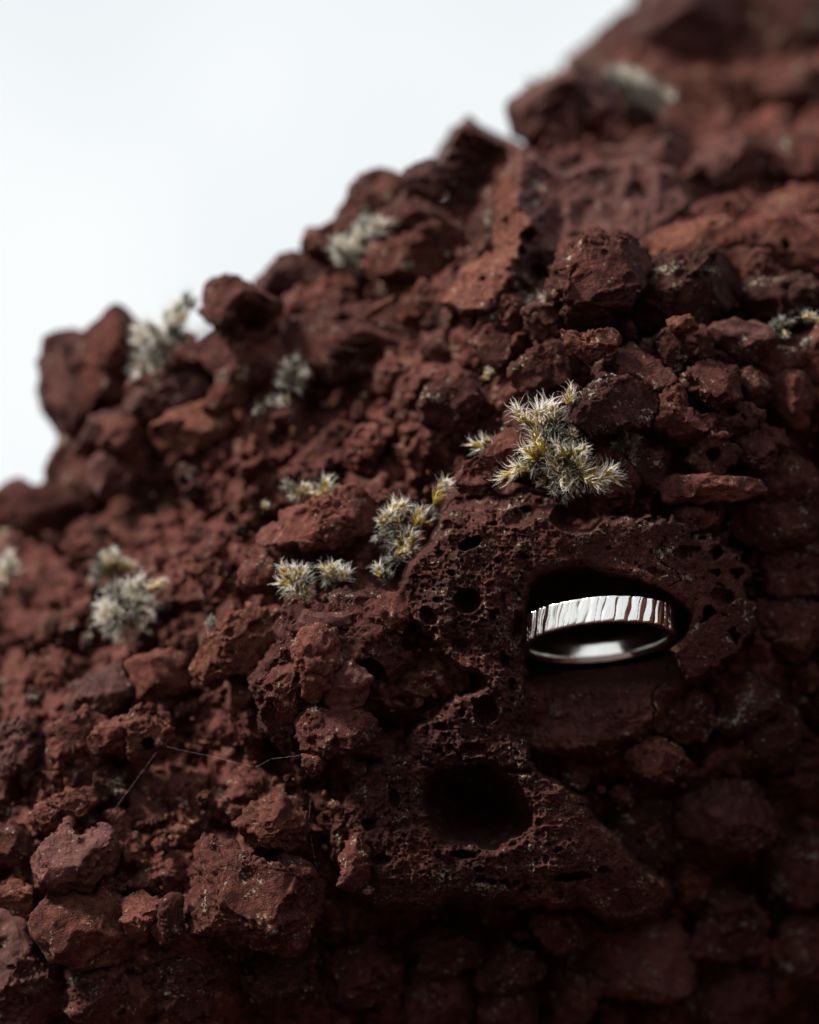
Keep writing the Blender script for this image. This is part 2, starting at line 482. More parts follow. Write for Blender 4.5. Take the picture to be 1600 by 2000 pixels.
GROUP_ROCK = 'scoria rocks jutting from the outcrop'
occupied = []; traced = []
_seed = [100]; n_stone = [0]
def rock(poly, mat='red', style='rough', o=0.0, t=0.9, label=None, hollows=(), dm=None, cuts=9, pit=1.0, p=0.7, fine=1.0, under=None, name='knob'):
    _seed[0] += 1
    P0 = np.asarray(poly, float)
    c0 = P0.mean(0)
    dep = (depth(c0[0], c0[1])[0] if dm is None else dm) - o       # depth of its front face
    sc0 = PXM * (1 + dep * 1e-3 / D)
    c, Rf, rad = outline_fun(poly, sc0 * 1.13)
    T = rad * t
    blur = abs(dep) * 1e-3 / (D + dep * 1e-3) * 0.0185 / PXM          # blur diameter, px
    rpx = rad / sc0
    tri = 3.0 + blur * 0.28
    n = int(np.clip(math.sqrt(4 * math.pi * rpx * rpx / (0.45 * tri * tri) / 20) * fine, 10, 62))
    hl = [((hu - c[0]) * sc0, -(hv - c[1]) * sc0, hr * sc0, hd * 1e-3) for (hu, hv, hr, hd) in hollows]
    P, F = stone_shape(n, Rf, T, style, _seed[0], rad, hl, cuts=cuts, pit=pit, p=p)
    ctr = world_pts(c[0], c[1], dep + T * 1e3 * 0.8)
    nm = name if under else 'scoria_rock' if label else 'stone'
    if under: ctr = ctr - np.array(under.location)
    ob = link(nm, new_mesh(nm, P @ RX.T, F, [MATS[mat]]), under or (None if label else outcrop), ctr)
    if not label and not under: n_stone[0] += 1
    if label: tag(ob, label, 'rock', GROUP_ROCK)
    occupied.append((c[0], c[1], rpx)); traced.append(P0)
    return ob
# ------------------------------------------------------------------ the rocks one can tell apart
# skyline, left to right
rock([(91,675),(131,647),(168,650),(172,700),(168,735),(152,780),(142,830),(125,858),(108,856),(84,800),(73,766),(80,719)], 'plum', 'smooth', 2, 0.9,
     'rounded plum lobe overhanging the white sky at the far left end of the ridge')
rock([(168,655),(200,625),(225,603),(250,606),(287,622),(275,660),(272,690),(262,725),(219,744),(178,740),(165,700)], 'red', 'smooth', 0, 0.9,
     'smooth dark red knob with a pointed top, between plum lobe and white skyline moss')
rock([(120,745),(160,730),(230,733),(275,735),(235,780),(192,800),(165,830),(145,840),(125,800)], 'red', 'smooth', 3, 0.8)
rock([(92,915),(110,870),(150,830),(200,860),(230,920),(200,990),(140,990),(95,960)], 'dark', 'smooth', -2, 0.9)
rock([(140,880),(170,830),(215,790),(243,800),(235,850),(200,880),(180,892)], 'plum', 'smooth', 4, 0.8)
rock([(205,870),(215,820),(250,800),(290,830),(295,880),(270,920),(220,900)], 'rust', 'smooth', 4, 0.8)
rock([(175,935),(195,895),(240,888),(265,920),(250,965),(200,972)], 'plum', 'smooth', 4, 0.8)
rock([(-40,1000),(0,965),(40,938),(60,955),(110,942),(160,962),(150,1020),(80,1060),(0,1050)], 'red', 'smooth', 0, 0.8,
     'lowest skyline rock, a blurred dark red hump below the overhang')
rock([(403,556),(434,550),(462,553),(494,572),(540,588),(552,602),(531,635),(503,655),(475,652),(431,640),(400,612)], 'dark', 'rough', 4, 0.9,
     'dark square-topped knob with a black hollow underneath, right of the skyline moss', hollows=[(492,628,34,5)], dm=27)
rock([(490,562),(520,530),(560,495),(600,488),(640,510),(642,545),(600,572),(550,578),(510,578)], 'plum', 'smooth', 0, 0.9,
     'blurred pinkish rounded rock on the skyline above the square-topped knob', dm=38)
rock([(590,485),(605,450),(650,435),(690,440),(682,480),(650,512),(610,508)], 'red', 'smooth', -2, 0.9)
rock([(650,435),(680,390),(708,347),(740,333),(782,340),(802,370),(765,420),(730,432),(700,442),(670,452)], 'dark', 'smooth', -2, 0.9,
     'blurred dark skyline boulder above the white moss, left of the tall peak')
rock([(765,372),(800,335),(830,320),(852,325),(872,350),(862,380),(830,392),(800,387)], 'plum', 'smooth', -1, 0.9)
rock([(735,432),(770,395),(830,380),(870,400),(892,440),(870,462),(800,472),(760,472)], 'dark', 'rough', 0, 0.8)
rock([(730,505),(770,475),(830,455),(880,440),(902,470),(882,530),(830,552),(770,548),(738,535)], 'rust', 'rough', 3, 0.7,
     'rust shelf of rock left of the ridge slab, below the white moss')
rock([(530,600),(580,572),(650,568),(692,590),(692,620),(640,652),(570,652),(540,632)], 'red', 'rough', 1, 0.8)
rock([(712,614),(738,595),(775,568),(772,586),(745,610),(722,622)], 'rust', 'smooth', 4, 0.6)
rock([(555,645),(640,620),(700,610),(780,600),(832,640),(842,690),(800,722),(720,732),(640,722),(570,695)], 'dark', 'layer', 1, 0.6, cuts=4)
rock([(390,640),(430,640),(480,650),(520,650),(560,690),(540,740),(480,762),(430,742),(398,700)], 'red', 'smooth', 2, 0.8)
rock([(398,805),(430,740),(470,690),(502,720),(482,762),(452,802),(425,832)], 'rust', 'smooth', 3, 0.7)
rock([(300,832),(340,800),(420,790),(452,800),(442,840),(400,872),(340,882),(305,862)], 'rust', 'rough', 3, 0.8)
rock([(240,790),(290,760),(360,740),(402,750),(400,790),(340,812),(280,812)], 'plum', 'rough', 2, 0.8)
rock([(1092,505),(1120,480),(1160,470),(1190,462),(1230,475),(1262,500),(1256,545),(1236,575),(1192,605),(1160,625),(1130,648),(1114,632),(1108,600),(1092,570)], 'red', 'rough', 5, 0.95,
     'craggy porous lump with a lit pink top, standing above the largest moss tuft', fine=1.15)
rock([(925,672),(930,640),(945,610),(970,582),(1010,568),(1042,600),(1032,640),(990,662),(945,692)], 'red', 'rough', 3, 0.9,
     'ragged porous lump hanging below the rust fin, beside a black recess')
rock([(935,702),(928,662),(960,640),(992,660),(1002,700),(970,722),(945,718)], 'dark', 'rough', 2, 0.9)
rock([(1030,608),(1070,596),(1112,600),(1106,642),(1060,664),(1028,652)], 'dark', 'rough', 2, 0.9)
rock([(1092,645),(1140,657),(1180,645),(1202,650),(1197,672),(1170,692),(1150,708),(1125,697),(1108,672)], 'rust', 'rough', 6, 0.6,
     'thin pointed rust flake wedged under the craggy porous lump', pit=0.3)
rock([(1008,722),(1040,690),(1080,668),(1122,680),(1142,712),(1110,742),(1060,764),(1018,764)], 'red', 'rough', 3, 0.9)
rock([(1251,524),(1290,518),(1347,511),(1400,495),(1431,488),(1450,533),(1435,589),(1378,620),(1290,634),(1243,628),(1232,575)], 'dark', 'rough', 4, 0.8,
     'broad brown porous block right of the craggy lump, pale lichen specks across it')
rock([(1248,500),(1290,450),(1330,438),(1380,423),(1422,430),(1442,470),(1400,492),(1340,515),(1280,512)], 'rust', 'rough', 1, 0.7,
     'ragged rust ledge lit along its top, above the broad brown block')
rock([(1400,412),(1430,382),(1452,385),(1458,410),(1430,428),(1405,428)], 'rust', 'rough', -2, 0.9)
rock([(1436,432),(1490,424),(1560,428),(1615,440),(1625,500),(1580,542),(1540,547),(1510,520),(1490,480),(1450,452)], 'red', 'rough', 2, 0.7,
     'large red-topped rock with one round pore, at the right edge above the wedge', hollows=[(1532,482,9,4)])
rock([(1450,545),(1458,502),(1475,486),(1502,510),(1530,532),(1512,550),(1470,555)], 'rust', 'rough', 5, 0.9,
     'small pointed wedge with a lit left face, below the red-topped rock', pit=0.3)
rock([(1446,562),(1500,547),(1560,540),(1612,570),(1615,620),(1550,642),(1490,622),(1458,602)], 'dark', 'rough', 3, 0.7)
rock([(1386,642),(1440,620),(1490,630),(1514,660),(1502,692),(1470,704),(1420,684),(1393,664)], 'plum', 'smooth', 4, 0.8,
     'smooth purplish stone left of the small grey-green moss')
rock([(1308,626),(1345,618),(1368,634),(1362,648),(1318,644)], 'rust', 'rough', 6, 0.7)
rock([(1278,662),(1310,643),(1334,660),(1334,700),(1320,724),(1298,702)], 'dark', 'rough', 3, 0.9)
rock([(1334,650),(1372,640),(1392,668),(1386,706),(1350,712)], 'red', 'rough', 1, 0.9)
rock([(1476,712),(1520,680),(1562,690),(1574,722),(1530,733),(1490,738)], 'red', 'smooth', 3, 0.8)
rock([(1577,662),(1600,638),(1630,648),(1630,742),(1596,748),(1577,716)], 'rust', 'rough', 6, 0.8,
     'upright rock with a lit rust edge at the right side, below the yellow-green moss', pit=0.3)
rock([(1176,682),(1230,678),(1282,710),(1314,750),(1312,794),(1270,794),(1218,772),(1178,732),(1160,702)], 'dark', 'rough', 3, 0.75,
     'dark slanting slab dusted with grey lichen, up right of the largest moss tuft')
rock([(1128,788),(1158,760),(1185,743),(1210,750),(1240,753),(1264,765),(1273,802),(1257,824),(1220,829),(1180,834),(1150,834),(1128,818)], 'dark', 'rough', 6, 0.9,
     'block with a bright pink flat top and dark face, right of the largest moss tuft', pit=0.6, fine=1.15)
rock([(1286,802),(1305,763),(1332,758),(1338,790),(1370,812),(1402,800),(1408,832),(1380,854),(1330,864),(1288,834)], 'red', 'rough', 4, 0.8)
rock([(1342,732),(1370,713),(1422,718),(1444,740),(1434,772),(1400,793),(1360,783),(1338,762)], 'red', 'rough', 5, 0.9,
     'speckled porous stone over a black pocket, right of the lichen-dusted slab')
rock([(1430,737),(1460,723),(1502,738),(1504,767),(1460,778),(1430,762)], 'dark', 'rough', 3, 0.8)
rock([(1503,742),(1540,728),(1584,743),(1588,782),(1566,802),(1578,822),(1550,832),(1520,795),(1508,762)], 'red', 'smooth', 4, 0.9,
     'curled red stone with a hooked foot, near the right edge above the layered slabs')
rock([(1402,802),(1430,788),(1462,793),(1490,810),(1464,833),(1420,848),(1403,828)], 'dark', 'rough', 4, 0.9, hollows=[(1430,805,10,4),(1450,815,7,3)])
rock([(1437,852),(1480,823),(1534,848),(1540,872),(1502,904),(1492,918),(1455,922),(1438,892)], 'red', 'rough', 4, 0.9,
     'grainy red stone above the layered slabs, right of the ring-shaped lump')
rock([(1346,892),(1368,858),(1410,848),(1438,878),(1434,912),(1400,928),(1370,908)], 'dark', 'rough', 4, 0.9,
     'small ring-shaped dark lump with a hole through its middle', hollows=[(1393,888,13,6)])
rock([(1293,952),(1310,934),(1400,931),(1482,934),(1494,960),(1450,972),(1380,975),(1308,972)], 'red', 'smooth', 5, 1.0,
     'long smooth rounded bar of rock lying level, left of the layered slabs')
rock([(1468,932),(1500,905),(1560,898),(1598,908),(1600,950),(1582,982),(1500,978),(1480,956)], 'red', 'layer', 4, 0.7,
     'upper layered slab with level grooves at the right edge')
rock([(1418,1047),(1440,1000),(1500,985),(1584,970),(1594,1010),(1590,1052),(1500,1060)], 'dark', 'layer', 3, 0.6,
     'lower layered slab, darker, under the grooved one at the right edge')
rock([(1306,1012),(1340,988),(1392,998),(1404,1022),(1360,1038),(1318,1033)], 'red', 'rough', 2, 0.8)
rock([(1210,880),(1260,850),(1290,880),(1290,940),(1250,990),(1205,960)], 'dark', 'rough', 0, 0.8)
rock([(1150,890),(1200,880),(1240,940),(1220,1000),(1170,1000),(1140,940)], 'red', 'rough', 1, 0.7)
rock([(1500,1080),(1560,1060),(1620,1080),(1620,1150),(1560,1170),(1500,1150)], 'dark', 'rough', 1, 0.8)
rock([(1480,1180),(1540,1170),(1600,1190),(1600,1270),(1540,1290),(1480,1260)], 'dark', 'rough', 0, 0.8)
rock([(1400,1340),(1460,1320),(1520,1350),(1500,1410),(1430,1430),(1390,1390)], 'dark', 'rough', 1, 0.8)
rock([(1290,1350),(1350,1345),(1400,1380),(1390,1430),(1330,1450),(1290,1420)], 'dark', 'rough', -1, 0.8)
rock([(1228,1472),(1250,1450),(1292,1444),(1332,1465),(1342,1500),(1312,1527),(1260,1512)], 'red', 'rough', 3, 0.9)
rock([(1346,1562),(1400,1530),(1460,1535),(1512,1528),(1498,1570),(1503,1622),(1440,1672),(1380,1644),(1338,1612)], 'plum', 'rough', 4, 0.8,
     'shaded plum rock with a jagged upper corner, alone in the dark lower right')
rock([(1466,1384),(1510,1365),(1556,1390),(1566,1430),(1552,1482),(1512,1514),(1470,1484),(1458,1430)], 'dark', 'rough', 3, 0.9)
rock([(1380,1795),(1390,1718),(1432,1738),(1482,1790),(1504,1852),(1440,1874),(1350,1852)], 'plum', 'rough', 3, 0.8)
rock([(1150,1860),(1200,1812),(1290,1800),(1350,1850),(1340,1930),(1250,1960),(1170,1930)], 'plum', 'rough', 2, 0.8)
# lower left
rock([(372,1645),(390,1633),(415,1648),(460,1665),(510,1690),(560,1690),(600,1703),(620,1730),(612,1790),(592,1832),(570,1852),(520,1842),(450,1822),(390,1812),(356,1782),(364,1720)], 'red', 'rough', 4, 0.8,
     'big rough block in focus at lower left, a smooth face framed by porous edges', cuts=7, pit=0.7, fine=1.2, hollows=[(487,1702,15,0.9)])
rock([(63,1802),(95,1758),(105,1738),(150,1753),(200,1753),(232,1770),(237,1810),(258,1842),(247,1873),(180,1884),(110,1868),(88,1832)], 'rust', 'smooth', 3, 0.8,
     'smooth rust red block lying below the pink faceted stone, near the lower left corner')
rock([(73,1692),(108,1640),(133,1608),(155,1643),(190,1618),(216,1640),(224,1656),(207,1702),(160,1743),(110,1743),(78,1717)], 'plum', 'rough', 4, 0.85,
     'pink faceted stone with orange crests, its right side dark and porous', cuts=6, pit=0.45)
rock([(233,1762),(270,1743),(303,1760),(298,1802),(276,1834),(243,1818)], 'red', 'rough', 2, 0.8,
     'squat tapering stone between the rust block and a narrow upright stone')
rock([(302,1792),(318,1765),(345,1753),(353,1790),(348,1832),(320,1843),(301,1822)], 'red', 'rough', 2, 0.8,
     'narrow upright stone just left of the big rough block')
rock([(-10,1680),(0,1640),(20,1608),(52,1618),(72,1660),(52,1692),(20,1694)], 'red', 'smooth', 2, 0.8)
rock([(-5,1762),(0,1738),(30,1723),(62,1740),(58,1782),(30,1793)], 'rust', 'rough', 2, 0.8)
rock([(-15,1800),(40,1793),(90,1830),(112,1870),(122,1960),(60,2015),(-20,2010)], 'plum', 'rough', 2, 0.7,
     'dull plum rock filling the bottom left corner')
rock([(58,1592),(110,1558),(160,1543),(188,1560),(162,1602),(110,1624),(73,1618)], 'red', 'rough', 2, 0.8)
rock([(243,1410),(270,1385),(312,1380),(333,1410),(333,1462),(310,1474),(280,1504),(263,1482),(252,1460)], 'rust', 'rough', 5, 0.8,
     'rust crag pierced by a dark oval hole, spider thread starting from it', hollows=[(292,1452,13,8)], fine=1.1)
rock([(162,1454),(200,1420),(258,1398),(264,1452),(220,1468),(172,1468)], 'red', 'rough', 3, 0.8)
boulder = rock([(560,1238),(580,1188),(625,1193),(682,1183),(752,1188),(767,1245),(790,1287),(777,1337),(764,1387),(752,1440),(727,1478),(675,1490),(622,1493),(590,1483),(568,1457),(536,1410),(516,1350),(514,1325),(536,1300),(568,1262)], 'red', 'rough', 1, 0.6,
     'largest craggy boulder left of the pitted block, dark hollow in its right side', hollows=[(715,1325,44,11),(600,1450,30,4)], cuts=6, pit=0.4, fine=1.25, p=0.6)
rock([(582,1272),(598,1238),(625,1220),(652,1230),(657,1270),(670,1290),(652,1312),(637,1348),(615,1374),(596,1352),(590,1305)], 'red', 'rough', 7, 0.7, cuts=5, pit=0.3, under=boulder)
rock([(570,1225),(600,1195),(640,1200),(690,1190),(680,1222),(630,1235),(590,1245)], 'plum', 'smooth', 5, 0.6, cuts=5, under=boulder)
rock([(520,1340),(540,1300),(570,1270),(590,1290),(580,1360),(570,1420),(545,1410)], 'red', 'rough', 5, 0.6, cuts=5, pit=0.3, under=boulder)
rock([(655,1300),(690,1290),(720,1330),(715,1375),(670,1390),(635,1370)], 'plum', 'smooth', 4, 0.7, cuts=5, under=boulder)
rock([(580,1400),(640,1385),(700,1390),(735,1410),(720,1455),(650,1470),(590,1455)], 'red', 'rough', 4, 0.7, cuts=6, pit=0.5, under=boulder)
rock([(588,1474),(620,1468),(632,1490),(612,1520),(598,1502)], 'rust', 'rough', 4, 0.8)
rock([(378,1302),(410,1240),(450,1210),(500,1190),(550,1200),(562,1240),(530,1282),(480,1302),(430,1312),(395,1332)], 'rust', 'rough', 3, 0.6,
     'pale rust sloping rock lit from above, up left of the largest craggy boulder')
rock([(518,1042),(560,1010),(620,978),(690,958),(717,980),(722,1022),(680,1062),(620,1067),(560,1062),(528,1057)], 'red', 'rough', 4, 0.8,
     'long red wedge with a lit top, between two small moss tufts')
rock([(468,1112),(490,1078),(532,1088),(543,1132),(520,1163),(478,1152)], 'red', 'smooth', 3, 0.8)
rock([(697,1202),(740,1168),(790,1158),(800,1202),(770,1234),(718,1228)], 'red', 'rough', 2, 0.7)
rock([(898,944),(910,905),(950,890),(980,850),(1010,838),(1033,860),(1002,902),(972,922),(962,958),(910,963)], 'red', 'rough', 3, 0.8,
     'red porous rock with a crumbly edge, just left of the largest moss tuft')
rock([(818,795),(860,750),(920,738),(947,760),(963,800),(942,842),(890,853),(848,833)], 'red', 'rough', 1, 0.8)
rock([(1000,800),(1040,770),(1100,760),(1150,800),(1180,860),(1170,930),(1120,960),(1060,960),(1010,930),(1000,860)], 'dark', 'rough', 0.5, 0.5)
rock([(468,1624),(490,1580),(530,1568),(577,1568),(594,1610),(572,1653),(520,1644),(478,1655)], 'rust', 'rough', 2, 0.8,
     'crumbly rock with an orange lit crest, just above the big rough block')
rock([(663,1684),(688,1640),(705,1632),(722,1670),(717,1704),(690,1738),(663,1724)], 'red', 'rough', 6, 0.8,
     'small pointed cone of rock below the pitted block, right of the big rough block')
# far ridge, top right
rock([(1008,195),(1060,160),(1130,130),(1172,150),(1192,210),(1182,262),(1120,284),(1050,284),(1008,255)], 'plum', 'smooth', 0, 0.9,
     'blurred pinkish block ending the far ridge against the sky, right of the peak')
rock([(1108,115),(1180,70),(1240,18),(1300,-20),(1400,-45),(1422,60),(1350,142),(1250,162),(1170,152)], 'plum', 'smooth', 0, 0.9,
     'very blurred dark boulder on the far ridge, its left side cut by the sky')
rock([(1395,-40),(1600,-60),(1650,100),(1560,164),(1440,154),(1400,80)], 'dark', 'smooth', 0, 0.8,
     'very blurred dark boulder filling the top right corner')
rock([(1178,170),(1240,190),(1284,222),(1272,274),(1200,294),(1176,242)], 'dark', 'smooth', -4, 0.8)
rock([(1286,172),(1360,148),(1430,158),(1504,148),(1494,232),(1420,274),(1330,284),(1286,232)], 'rust', 'rough', 0, 0.8)
rock([(1478,172),(1540,138),(1630,138),(1640,234),(1560,264),(1498,242)], 'red', 'smooth', 0, 0.8)
rock([(1146,302),(1220,288),(1300,278),(1344,300),(1322,354),(1250,364),(1168,354)], 'plum', 'smooth', 0, 0.7)
rock([(1316,374),(1360,320),(1400,280),(1460,268),(1504,300),(1472,354),(1400,374),(1348,404)], 'plum', 'rough', 0, 0.8)
rock([(1468,302),(1530,268),(1630,268),(1640,344),(1560,374),(1488,354)], 'red', 'rough', 0, 0.8)
rock([(1496,392),(1550,368),(1630,378),(1630,434),(1538,434)], 'rust', 'rough', 0, 0.8)

rock([(255,760),(300,690),(360,650),(400,700),(390,750),(330,770)], 'red', 'rough', -2, 0.8)
rock([(1240,-20),(1300,-80),(1420,-90),(1450,40),(1380,120),(1280,120)], 'plum', 'smooth', 0, 0.8, dm=105)
rock([(1150,150),(1200,90),(1260,60),(1300,120),(1270,190),(1190,210)], 'dark', 'smooth', 0, 0.8, dm=85)
rock([(960,470),(990,520),(980,570),(930,640),(890,690),(850,640),(860,600)], 'dark', 'rough', -3, 0.8)
rock([(850,620),(880,680),(900,760),(860,800),(820,740),(830,660)], 'dark', 'rough', -4, 0.8)
rock([(1300,430),(1380,400),(1500,400),(1560,430),(1480,470),(1350,470)], 'red', 'rough', -3, 0.6)
rock([(100,1420),(170,1390),(220,1420),(190,1470),(110,1480)], 'rust', 'rough', 2, 0.7)
rock([(0,1430),(50,1400),(90,1440),(80,1500),(20,1520),(-20,1480)], 'plum', 'rough', 2, 0.8)
rock([(250,1300),(330,1270),(370,1310),(350,1380),(270,1380)], 'red', 'smooth', 1, 0.7)
rock([(150,1340),(230,1300),(260,1360),(200,1410),(140,1400)], 'plum', 'rough', 1, 0.7)

rock([(815,1830),(870,1808),(932,1830),(942,1880),(880,1902),(820,1890)], 'dark', 'rough', 3, 0.8,
     'lichen flecked dark lump hanging just under the lower edge of the pitted block')
rock([(930,1872),(980,1850),(1040,1860),(1062,1900),(1000,1932),(940,1922)], 'dark', 'rough', 3, 0.8)
rock([(1038,1795),(1100,1772),(1157,1800),(1142,1842),(1080,1852)], 'red', 'rough', 2, 0.8)
rock([(800,1905),(860,1890),(922,1920),(912,1992),(840,2012),(790,1982)], 'dark', 'rough', 2, 0.8)
rock([(938,1935),(1010,1922),(1054,1960),(1044,2022),(960,2022)], 'dark', 'rough', 3, 0.8)
rock([(640,1882),(700,1852),(772,1870),(782,1940),(700,1972),(640,1942)], 'red', 'rough', 1, 0.8)
rock([(480,1892),(540,1862),(602,1880),(612,1950),(540,1972),(480,1942)], 'dark', 'rough', 1, 0.8)
rock([(300,1892),(370,1862),(442,1885),(452,1952),(370,1982),(300,1952)], 'red', 'rough', 1, 0.8)
rock([(150,1900),(210,1885),(270,1910),(265,1980),(190,2010),(145,1970)], 'dark', 'rough', 1, 0.8)
rock([(1080,1890),(1140,1870),(1170,1920),(1150,2000),(1090,2010)], 'dark', 'rough', 1, 0.8)
rock([(1360,1890),(1430,1880),(1490,1910),(1480,1990),(1400,2010),(1350,1960)], 'dark', 'rough', 1, 0.8)
rock([(1500,1640),(1560,1600),(1620,1640),(1620,1740),(1560,1770),(1500,1720)], 'dark', 'rough', 1, 0.8)
rock([(1190,1590),(1250,1560),(1320,1590),(1330,1660),(1260,1700),(1200,1660)], 'dark', 'rough', -1, 0.8)
rock([(1530,1800),(1590,1780),(1640,1820),(1640,1920),(1570,1940),(1520,1880)], 'dark', 'rough', 1, 0.8)
# ------------------------------------------------------------------ the pitted block that holds the ring
UPPER = [(776,1142), (788,1110), (828,1072), (862,1020), (868,985), (895,960), (950,955), (1000,955), (1060,958), (1100,985), (1160,1000), (1215,1012), (1300,1012),
         (1390,1040), (1440,1090), (1475,1170), (1470,1240), (1440,1295), (1372,1334), (1345,1340), (1300,1440), (1260,1475), (1150,1492), (1040,1500), (1035,1515), (1000,1500),
         (960,1400), (955,1332), (930,1312), (905,1312), (870,1285), (830,1240), (796,1203)]
B2 = [(792,1452), (812,1420), (850,1384), (900,1352), (950,1338), (1015,1350), (1032,1400), (1034,1520), (960,1500), (870,1505), (800,1490)]
B3 = [(652,1600), (690,1520), (745,1480), (800,1465), (870,1500), (1035,1505), (1075,1520), (1130,1545), (1165,1600), (1225,1660), (1300,1715), (1318,1752), (1270,1795), (1180,1800),
      (1140,1765), (1030,1775), (985,1765), (900,1752), (800,1782), (740,1772), (690,1742), (650,1682)]
LEDGE = [(1026,1270), (1120,1270), (1200,1265), (1285,1262), (1322,1275), (1345,1338), (1335,1460), (1285,1522), (1150,1532), (1065,1522), (1028,1490)]
GAP = [(782,1236), (830,1246), (868,1290), (905,1316), (948,1334), (900,1352), (850,1382), (812,1420), (790,1455), (765,1440), (760,1330)]
st = 2.0
bu = np.arange(630, 1500, st); bv = np.arange(915, 1840, st)
U, V = np.meshgrid(bu, bv)
pw = np.stack([U, V, 0 * U], -1).reshape(-1, 3)
w1 = vnoise(pw / 34 + 3).reshape(U.shape); w2 = vnoise(pw / 34 + 43).reshape(U.shape)
w3 = vnoise(pw / 9 + 5).reshape(U.shape); w4 = vnoise(pw / 9 + 61).reshape(U.shape)
edge_amp = 1 + 2.2 * sstep(1150, 1350, U) * sstep(1330, 1270, V)
Uj = U + (8 * w1 + 4 * w3) * edge_amp; Vj = V + (8 * w2 + 4 * w4) * edge_amp          # ragged copies of the coordinates
sdU, sd2, sd3 = poly_sdf(UPPER, Uj, Vj), poly_sdf(B2, Uj, Vj), poly_sdf(B3, Uj, Vj)
sd_all = np.maximum(np.maximum(sdU, sd2), sd3)
f = lambda s, o, **k: fbm(pw / s + o, **k).reshape(U.shape)
rough_side = 1 - 0.75 * sstep(1040, 1180, U + 60 * w1) * (1 - sstep(1480, 1560, V)) - 0.55 * sstep(1040, 1200, U) * sstep(1480, 1560, V)
H = 1.4 * f(190, 2, octs=3) + 0.55 * f(55, 9, octs=4) + rough_side * (0.40 * f(24, 30, octs=4, ridged=True) + 0.26 * f(8, 50, octs=3, ridged=True) + 1.3 * (shards(U.ravel(), V.ravel(), 95, 33, 0.9, 0.8).reshape(U.shape) - 0.45) + 0.5 * (shards(U.ravel(), V.ravel(), 30, 36).reshape(U.shape) - 0.45))
H += 1.0
H -= 6.0 * sstep(1035, 955, V + 6 * w1 + 0.05 * (U - 900))                    # the top leans back and catches the sky
H -= 2.5 * sstep(900, 780, U) * sstep(1500, 1400, V)
H -= 1.6 * sstep(960, 1030, U) * sstep(1075, 1035, U) * sstep(1090, 1160, V) * sstep(1500, 1440, V)
H -= 6.0 * sstep(1250, 1500, U) * sstep(1500, 1400, V)                       # right side curves away
H -= 2.0 + 0.0 * H if False else 0.0
low = sstep(1475, 1520, V)
H -= low * (0.5 + 6.0 * sstep(1060, 1300, U) + 3.5 * sstep(780, 660, U))
H -= 3.0 * sstep(1690, 1790, V)
# gaps, ledge under the ring, cavities
sg = poly_sdf(GAP, Uj, Vj)
H -= 8.5 * sstep(-5, 16, sg)
sl_ = poly_sdf(LEDGE, U + 9 * w1 + 3 * w3, V + 9 * w2 + 3 * w4)
led = sstep(-3, 10, sl_)
H = H * (1 - led) + led * (-8.0 + 2.0 * f(110, 70, octs=3) + 0.9 * f(45, 71, octs=4) + 0.15 * f(9, 72, octs=3, ridged=True) + 1.1 * (shards(U.ravel(), V.ravel(), 80, 44, 0.8, 0.7).reshape(U.shape) - 0.45) + 2.2 * sstep(1320, 1480, V) + 0.012 * (U - 1150) - 5.0 * sstep(1350, 1305, V))
H -= led * 7.0 * sstep(45, 0, sdU) * sstep(1335, 1380, V)
sc_ = poly_sdf(CAV, U + 3 * w1 + 2.0 * w3, V + 3 * w2 + 2.0 * w4)
H -= 27 * sstep(-2, 15, sc_) ** 0.9 + 0.8 * sstep(-14, 0, sc_)
s2 = poly_sdf(HOLE2, U + 6 * w1 + 3 * w3, V + 6 * w2 + 3 * w4)
H -= 19 * np.sqrt(np.clip(s2 / 75, 0, 1)) + 0.7 * sstep(-14, 0, s2)
def pit(cu, cv, ru, rv, rot, dp, soft=0.0):
    global H
    a = math.radians(rot); du = Uj * 0.35 + U * 0.65 - cu; dv = Vj * 0.35 + V * 0.65 - cv
    x = (du * math.cos(a) + dv * math.sin(a)) / ru; y = (-du * math.sin(a) + dv * math.cos(a)) / rv
    q = x * x + y * y
    H = H - dp * np.clip(1 - q, 0, 1) ** (1.0 if soft else 0.5)
for args in [(918,1062,25,12,-28,6), (1013,1008,37,20,-20,3.0,1), (912,1176,25,25,0,5), (838,1203,16,22,-30,2.6), (900,1262,19,14,10,1.8), (1010,1222,13,32,12,3), (1380,1202,11,17,5,6),
             (1412,1166,18,24,0,2.2), (1270,1112,24,11,10,1.2), (986,1292,10,13,0,2.5), (1126,1008,52,34,0,10), (930,975,22,13,0,1.6), (870,1032,18,14,-40,3), (905,1671,26,9,8,4),
             (948,1388,25,30,0,4.5), (926,1466,30,15,0,1.8), (938,1700,10,6,0,3), (940,1719,10,5,0,3), (962,1722,8,5,0,2.5), (986,1723,9,5,0,2.5), (1010,1727,6,5,0,3), (1031,1735,8,6,0,3),
             (1092,1660,9,5,-40,2.5), (1120,1712,40,9,-8,5), (1000,1340,9,16,0,2), (860,1420,14,9,0,2), (720,1610,16,11,20,2.5), (770,1560,12,18,0,2.4), (745,1680,20,12,0,2.2), (1180,1700,12,8,0,1.5),
             (1345,1075,26,12,15,1.6), (1432,1235,10,16,0,2.5), (1395,1120,9,7,0,2), (960,1205,8,12,0,2), (965,1020,8,5,0,2), (880,1120,8,6,0,2), (820,1290,14,10,30,3)]:
    pit(*args)
